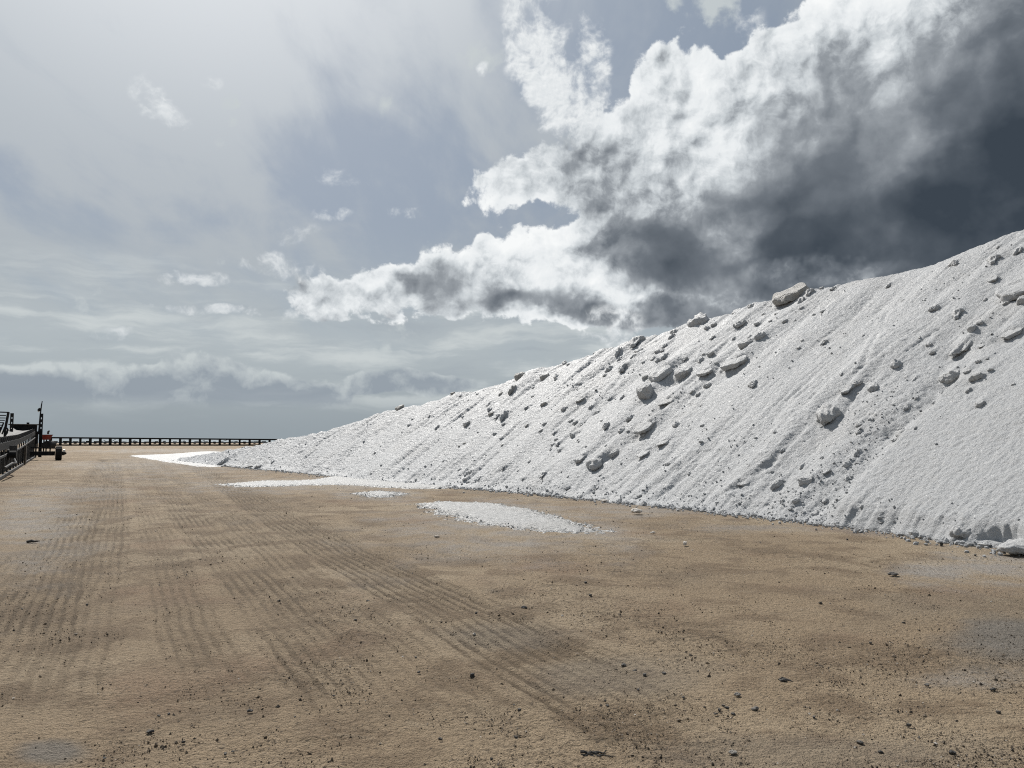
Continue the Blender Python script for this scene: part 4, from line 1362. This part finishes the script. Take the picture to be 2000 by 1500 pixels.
STEEL = metal('dark_steel', (0.012, 0.013, 0.015), (0.026, 0.025, 0.024), 0.7)
GALV = metal('worn_grey_steel', (0.06, 0.062, 0.065), (0.105, 0.10, 0.095), 0.6)
RUST = metal('dusty_plate', (0.075, 0.066, 0.054), (0.12, 0.10, 0.08), 0.8)
BELT = metal('belt_rubber', (0.27, 0.265, 0.255), (0.38, 0.365, 0.34), 0.8)
RUBBER = metal('tyre_rubber', (0.018, 0.018, 0.018), (0.035, 0.034, 0.032), 0.85)
RED = metal('red_paint', (0.20, 0.028, 0.02), (0.13, 0.025, 0.02), 0.6)
WHITE = metal('white_paint', (0.78, 0.78, 0.78), (0.70, 0.70, 0.68), 0.35)

A0 = Vector((*ground_at(0, 935), 0))
A1 = Vector((*ground_at(74, 889), 0))
U = (A1 - A0).normalized()                       # along the conveyor, away from the eye
SD = Vector((U.y, -U.x, 0))                      # towards the yard
LEN = 66.0 / U.y * 0 + (68.0 - A0.y) / U.y       # ends about 68 m out
START = -12.0
conv = empty('belt_conveyor', A0, 0)
tag(conv, 'long dark belt conveyor with a pale belt running away along the left edge', 'conveyor')


def cp(s_, side_, z):
    """point in the conveyor's own space (origin A0): along, across (0 = yard side, -2 = far side), height"""
    return U * s_ + SD * side_ + Vector((0, 0, z))


def top_z(s_):
    return float(np.interp(s_, [START, 0, 15, 30, LEN], [1.38, 1.52, 1.72, 2.08, 2.42]))


nseg = 24
ss_ = np.linspace(START, LEN, nseg + 1)
WD = 1.7
# belt: a shallow trough
mb = MB()
prof = [(-0.10, 0.16), (-0.38, 0.02), (-0.85, -0.04), (-1.32, 0.02), (-1.60, 0.22)]
for s_ in ss_:
    for (q, z) in prof:
        mb.v.append(tuple(cp(s_, q, top_z(s_) + z)))
for s_ in ss_:
    for (q, z) in prof:
        mb.v.append(tuple(cp(s_, q, top_z(s_) + z - 0.03)))
npf, off_ = len(prof), len(prof) * (nseg + 1)
for i in range(nseg):
    for k in range(npf - 1):
        a_ = i * npf + k
        mb.f.append((a_, a_ + 1, a_ + npf + 1, a_ + npf))
        mb.f.append((off_ + a_, off_ + a_ + npf, off_ + a_ + npf + 1, off_ + a_ + 1))
mb.build('belt', BELT, conv, True)
mb = MB()
for side_ in (0.0, -WD):
    for i in range(nseg):
        a_, b_ = ss_[i], ss_[i + 1]
        mb.bar(cp(a_, side_, top_z(a_) - 0.22), cp(b_, side_, top_z(b_) - 0.22), 0.10, 0.30)
mb.build('side_beam', STEEL, conv)
mb = MB()
for i in range(nseg):
    a_, b_ = ss_[i], ss_[i + 1]
    mb.bar(cp(a_, 0.06, top_z(a_) - 0.62), cp(b_, 0.06, top_z(b_) - 0.62), 0.06, 0.08)
mb.build('guard_rail', GALV, conv)
mb = MB()
for i in range(nseg):
    a_, b_ = ss_[i], ss_[i + 1]
    mb.bar(cp(a_, 0.07, 0.08), cp(b_, 0.07, 0.08 + 0.0), 0.10, 0.12)
    mb.bar(cp(a_, -WD, 0.08), cp(b_, -WD, 0.08), 0.10, 0.12)
mb.build('bottom_rail', GALV, conv)
posts = np.arange(START, LEN, 2.6)
for i, s_ in enumerate(posts):
    z1 = top_z(s_) - 0.37
    MB().bar(cp(s_, 0.03, 0.14), cp(s_, 0.03, z1), 0.07, 0.10, up=tuple(U)).build('leg', GALV, conv)
    MB().bar(cp(s_, -WD, 0.14), cp(s_, -WD, z1), 0.07, 0.10, up=tuple(U)).build('leg', STEEL, conv)
    s2 = min(s_ + 2.6, LEN)
    for j in range(3):
        a_, b_ = s_ + 0.12 + j * 0.80, min(s_ + 0.12 + j * 0.80 + 0.74, LEN)
        if b_ - a_ < 0.3:
            continue
        zt_ = top_z((a_ + b_) / 2) - 0.68
        MB().box(cp((a_ + b_) / 2, -0.05, (zt_ + 0.18) / 2), U * (b_ - a_) / 2, SD * 0.015, (0, 0, (zt_ - 0.18) / 2)).build('guard_panel', STEEL, conv)
# idlers: three rollers and a bracket every 1.3 m
for s_ in np.arange(START + 0.5, LEN, 1.3):
    z = top_z(s_)
    mb = MB().tube([cp(s_, -0.06, z + 0.10), cp(s_, -0.42, z - 0.08)], 0.07, 8)
    mb.tube([cp(s_, -0.44, z - 0.10), cp(s_, -1.26, z - 0.10)], 0.07, 8)
    mb.tube([cp(s_, -1.28, z - 0.08), cp(s_, -1.64, z + 0.12)], 0.07, 8)
    o = mb.build('roller', STEEL, conv, True)
    MB().bar(cp(s_, 0.02, z - 0.09), cp(s_, -0.03, z + 0.14), 0.06).build('bracket', GALV, o)
    MB().bar(cp(s_, -1.74, z - 0.09), cp(s_, -1.68, z + 0.16), 0.06).build('bracket', GALV, o)
# dusty support plate and drive at the near part
for s_, w_ in ((19.5, 0.55), (41.0, 0.5)):
    MB().box(cp(s_, 0.14, 0.62), U * w_, SD * 0.05, (0, 0, 0.58)).build('support_plate', RUST, conv)
drv = MB().tube([cp(2.2, 0.12, 0.95), cp(2.2, 0.42, 0.95)], 0.15, 14).build('motor', STEEL, conv)
MB().tube([cp(2.2, 0.10, 0.95), cp(2.2, 0.17, 0.95)], 0.24, 16).build('flywheel', STEEL, drv)
MB().box(cp(4.6, 0.20, 1.02), U * 0.16, SD * 0.14, (0, 0, 0.30)).build('gearbox', GALV, conv)
MB().tube([cp(4.6, 0.2, 0.8), cp(3.0, 0.4, 0.55), cp(1.0, 0.35, 0.6), cp(-2.0, 0.25, 0.5)], 0.045, 6).build('cable_conduit', GALV, conv)
# head box at the far end
hb = MB().box(cp(LEN - 0.4, -0.85, 2.50), U * 0.9, SD * 0.98, (0, 0, 0.34)).build('head_box', STEEL, conv)
MB().box(cp(LEN - 0.5, -0.80, 2.88), U * 1.1, SD * 1.15, (0, 0, 0.035)).build('cover', RUST, hb)
MB().box(cp(LEN - 0.6, -0.55, 2.99), U * 0.2, SD * 0.10, (0, 0, 0.08)).build('bearing', STEEL, hb)
MB().box(cp(LEN - 0.2, 0.12, 1.55), U * 0.7, SD * 0.12, (0, 0, 0.75)).build('discharge_chute', STEEL, conv)
# carriage: pinned posts, axle, wheels
SA = (59.0 - A0.y) / U.y
AX = Vector((1, 0, 0))
WC = Vector((*ground_at(118, 899), 0)) - A0 + Vector((0, 0.0, 0))


def local(px, depth, z):
    return Vector(((px - 1000) / 1500.0 * depth, depth, z)) - A0


for k_ in (0.0, 1.95):
    x0 = local(81.5, 60.5, 0) - SD * k_
    mb = MB()
    mb.bar(x0 + Vector((-0.085, 0, 0.2)), x0 + Vector((-0.085, 0, 3.62)), 0.07, 0.06, up=(0, 1, 0))
    mb.bar(x0 + Vector((0.085, 0, 0.2)), x0 + Vector((0.085, 0, 3.62)), 0.07, 0.06, up=(0, 1, 0))
    zz_ = [0.2, 2.42, 2.56, 2.80, 2.94, 3.18, 3.32, 3.62]
    for za_, zb_ in zip(zz_[::2], zz_[1::2]):
        mb.box(x0 + Vector((0, 0, (za_ + zb_) / 2)), (0.051, 0, 0), (0, 0.026, 0), (0, 0, (zb_ - za_) / 2))
    mb.build('pinned_post', STEEL, conv)
zc = 0.53
WC = local(118.0, 59.0, zc)
MB().bar(WC - SD * 4.6, WC - SD * 0.24, 0.30, 0.32).build('axle_beam', STEEL, conv)
MB().bar(WC + Vector((0, 0.9, 0.42)) - SD * 2.3, WC + Vector((0, 0.25, 0.40)) - SD * 0.24, 0.09, 0.10).build('axle_brace', STEEL, conv)
for k_ in (0.0, 4.8):
    c = WC - SD * k_
    mb = MB()
    pr_ = [(-0.20, 0.30), (-0.22, 0.44), (-0.18, 0.53), (0.18, 0.53), (0.22, 0.44), (0.20, 0.30)]
    nW = 28
    for k in range(nW):
        a = 2 * math.pi * k / nW
        for j, (q, rr_) in enumerate(pr_):
            t_ = rr_ + (0.02 if (k % 2 and 1 < j < 4) else 0)
            mb.v.append(tuple(c + SD * q + U * (t_ * math.cos(a)) + Vector((0, 0, t_ * math.sin(a)))))
    for k in range(nW):
        for j in range(len(pr_)):
            a_, b_ = k * 6 + j, k * 6 + (j + 1) % 6
            c_, d_ = ((k + 1) % nW) * 6 + (j + 1) % 6, ((k + 1) % nW) * 6 + j
            mb.f.append((a_, b_, c_, d_))
    wl = mb.build('wheel', RUBBER, conv)
    MB().tube([c - SD * 0.16, c + SD * 0.16], 0.31, 18).build('rim', STEEL, wl)
    MB().tube([c + SD * 0.16, c + SD * 0.34, c + SD * 0.52], [0.17, 0.15, 0.06], 12).build('hub', STEEL, wl)
    if k_ == 0:
        MB().tube([c + SD * 0.30 + Vector((0, 0, 0.16)), c + SD * 0.44 + Vector((0, 0, 0.18))], [0.13, 0.11], 12).build('hub_cap', WHITE, wl)

# whip mast with a lamp beside the right post
mast = empty('light_mast', A0 + local(77.2, 61.5, 2.2), 0)
tag(mast, 'thin leaning mast with a small lamp above the conveyor head', 'mast')
o0 = local(77.2, 61.5, 2.2)
q = lambda px, z: local(px, 61.5, z) - o0
MB().tube([q(77.2, 2.0), q(79.0, 3.6), q(80.4, 4.3), q(81.6, 4.66)], [0.055, 0.05, 0.045, 0.03], 8).build('pole', STEEL, mast)
l_ = MB().tube([q(79.4, 3.97), q(76.4, 4.02)], [0.03, 0.03], 6).build('lamp_arm', STEEL, mast)
lp = MB().tube([q(78.2, 4.10), q(77.2, 4.02), q(75.6, 3.92), q(74.2, 3.86)], [0.05, 0.11, 0.11, 0.05], 10).build('lamp_head', STEEL, mast)
MB().tube([q(75.4, 3.87), q(74.4, 3.82)], [0.09, 0.06], 10).build('lamp_lens', WHITE, lp)

# red machine and tail drum where the two conveyors meet
rm = empty('red_hopper', (local(92, 82, 0) + A0), 0)
tag(rm, 'small red hopper with grey exhaust between the left conveyor head and the far conveyor', 'hopper')
q = lambda px, z, dpt=82.0: local(px, dpt, z) - local(92, 82, 0)
mb = MB()
n_ = 0
for (xa, xb, ya, yb, z) in ((-0.42, 0.30, -0.4, 0.4, 1.55), (-0.42, 0.30, -0.4, 0.4, 1.75), (-0.42, 0.46, -0.50, 0.50, 2.10)):
    mb.v += [(xa, ya, z), (xb, ya, z), (xb, yb, z), (xa, yb, z)]
for k in range(2):
    for i in range(4):
        mb.f.append((k * 4 + i, k * 4 + (i + 1) % 4, k * 4 + 4 + (i + 1) % 4, k * 4 + 4 + i))
mb.f += [(3, 2, 1, 0), (8, 9, 10, 11)]
mb.build('bin', RED, rm)
MB().tube([(0.20, 0, 2.15), (0.22, 0, 2.42), (0.34, 0, 2.50)], [0.10, 0.10, 0.08], 10).build('exhaust', GALV, rm)
MB().bar((-0.42, -0.36, 0), (-0.42, -0.36, 1.56), 0.10).bar((0.28, -0.36, 0), (0.28, -0.36, 1.56), 0.10).bar((-0.42, 0.36, 0), (-0.42, 0.36, 1.56), 0.10).bar((0.28, 0.36, 0), (0.28, 0.36, 1.56), 0.10).build('stand', STEEL, rm)
MB().box((0.0, 0, 0.95), (0.50, 0, 0), (0, 0.3, 0), (0, 0, 0.30)).build('engine', STEEL, rm)
MB().tube([(0.4, -0.5, 1.02), (0.4, 0.5, 1.02)], 0.42, 16).build('tail_drum', STEEL, rm)

# metal frame with slats behind the conveyor, cut by the left edge
fr = empty('slatted_frame', A0 + local(-10, 46, 0), 0)
tag(fr, 'dark metal frame with horizontal slats standing behind the conveyor at the left edge', 'metal frame')
o0 = local(-10, 46, 0)
q = lambda px, py, dpt=46.0: Vector(((px - 1000) / 1500.0 * dpt, dpt, EYE + (858 - py) / 1500.0 * dpt)) - A0 - o0
MB().bar(q(-48, 803.5), q(17.3, 805.5), 0.08, 0.07).build('top_rail', STEEL, fr)
MB().bar(q(16.6, 805), q(11.8, 838), 0.10, 0.10, up=(0, 1, 0)).bar(q(11.8, 838), q(11.0, 905), 0.10, 0.10, up=(0, 1, 0)).build('post', STEEL, fr)
MB().bar(q(-46, 804), q(-46, 905), 0.10, 0.10, up=(0, 1, 0)).build('post', STEEL, fr)
for k, (ya, xb) in enumerate([(811.5, 10.5), (816.5, 10), (821, 8.5), (825.5, 7.5), (830.5, 5.5)]):
    MB().bar(q(-46, ya - 0.6), q(xb, ya), 0.16, 0.055).build('slat', STEEL if k % 2 == 0 else GALV, fr)
MB().tube([q(14.8, 836), q(17, 839), q(15.6, 846), q(13, 850)], 0.05, 6).build('hose', STEEL, fr)
MB().bar(q(1, 846), q(8, 826), 0.06, 0.06, up=(0, 1, 0)).bar(q(-4, 848), q(3, 834), 0.06, 0.06, up=(0, 1, 0)).bar(q(6, 848), q(11, 834), 0.06, 0.06, up=(0, 1, 0)).build('brace', STEEL, fr)
MB().bar(q(-46, 860), q(11, 860), 0.10, 0.10).build('lower_rail', STEEL, fr)

# ------------------------------------------------------------------ far conveyor along the horizon
F0 = Vector((*ground_at(98, 870.5), 0))
FY = F0.y
far = empty('truss_conveyor', F0, 0)
tag(far, 'long low black truss conveyor running across the yard in front of the horizon', 'conveyor')
FX1 = (720 - 1000) / 1500.0 * FY
FL = FX1 - F0.x
ft = lambda x: 2.02 - 0.50 * x / ((540 - 98) / 1500.0 * FY)
XV = Vector((1, 0, 0))
MB().bar((0, 0, ft(0)), (FL, 0, ft(FL)), 0.5, 0.36).build('belt_beam', STEEL, far)
MB().bar((0, 0, 0.17), (FL, 0, 0.17), 0.4, 0.34).build('base_rail', STEEL, far)
MB().bar((0, -0.2, 0.84), (FL, -0.2, 0.76), 0.12, 0.22).build('return_rail', STEEL, far)
pitch_ = 19.4 / 1500.0 * FY
_r = random.Random(2)
npn = int(FL / pitch_)
leg_me, trof_me = {}, None
for i in range(npn + 1):
    x = i * pitch_
    h = ft(x) - 0.13
    MB().bar((x, 0.05, 0.28), (x, 0.05, h), 0.42, _r.uniform(0.30, 0.72), up=(0, 1, 0)).build('leg', STEEL, far)
    if _r.random() < 0.75:
        MB().bar((x + 0.15, 0.0, 0.92), (x + pitch_ * _r.uniform(0.35, 0.7), 0.0, h * _r.uniform(0.55, 0.95)), 0.10, 0.13, up=(0, 1, 0)).build('brace', STEEL, far)
    MB().tube([(x + pitch_ * 0.5, -0.45, 0.62), (x + pitch_ * 0.5, 0.45, 0.62)], 0.17, 8).build('return_roller', RUST if i % 3 else GALV, far)
    if _r.random() < 0.8:
        a_ = x + pitch_ * _r.uniform(0.25, 0.5)
        MB().box((a_ + 0.4, 0.25, 1.02 + _r.uniform(-.06, .1)), (_r.uniform(0.3, 0.7), 0, 0), (0, 0.08, 0), (0, 0, _r.uniform(0.06, 0.14))).build('guard', RUST if _r.random() < 0.6 else STEEL, far)
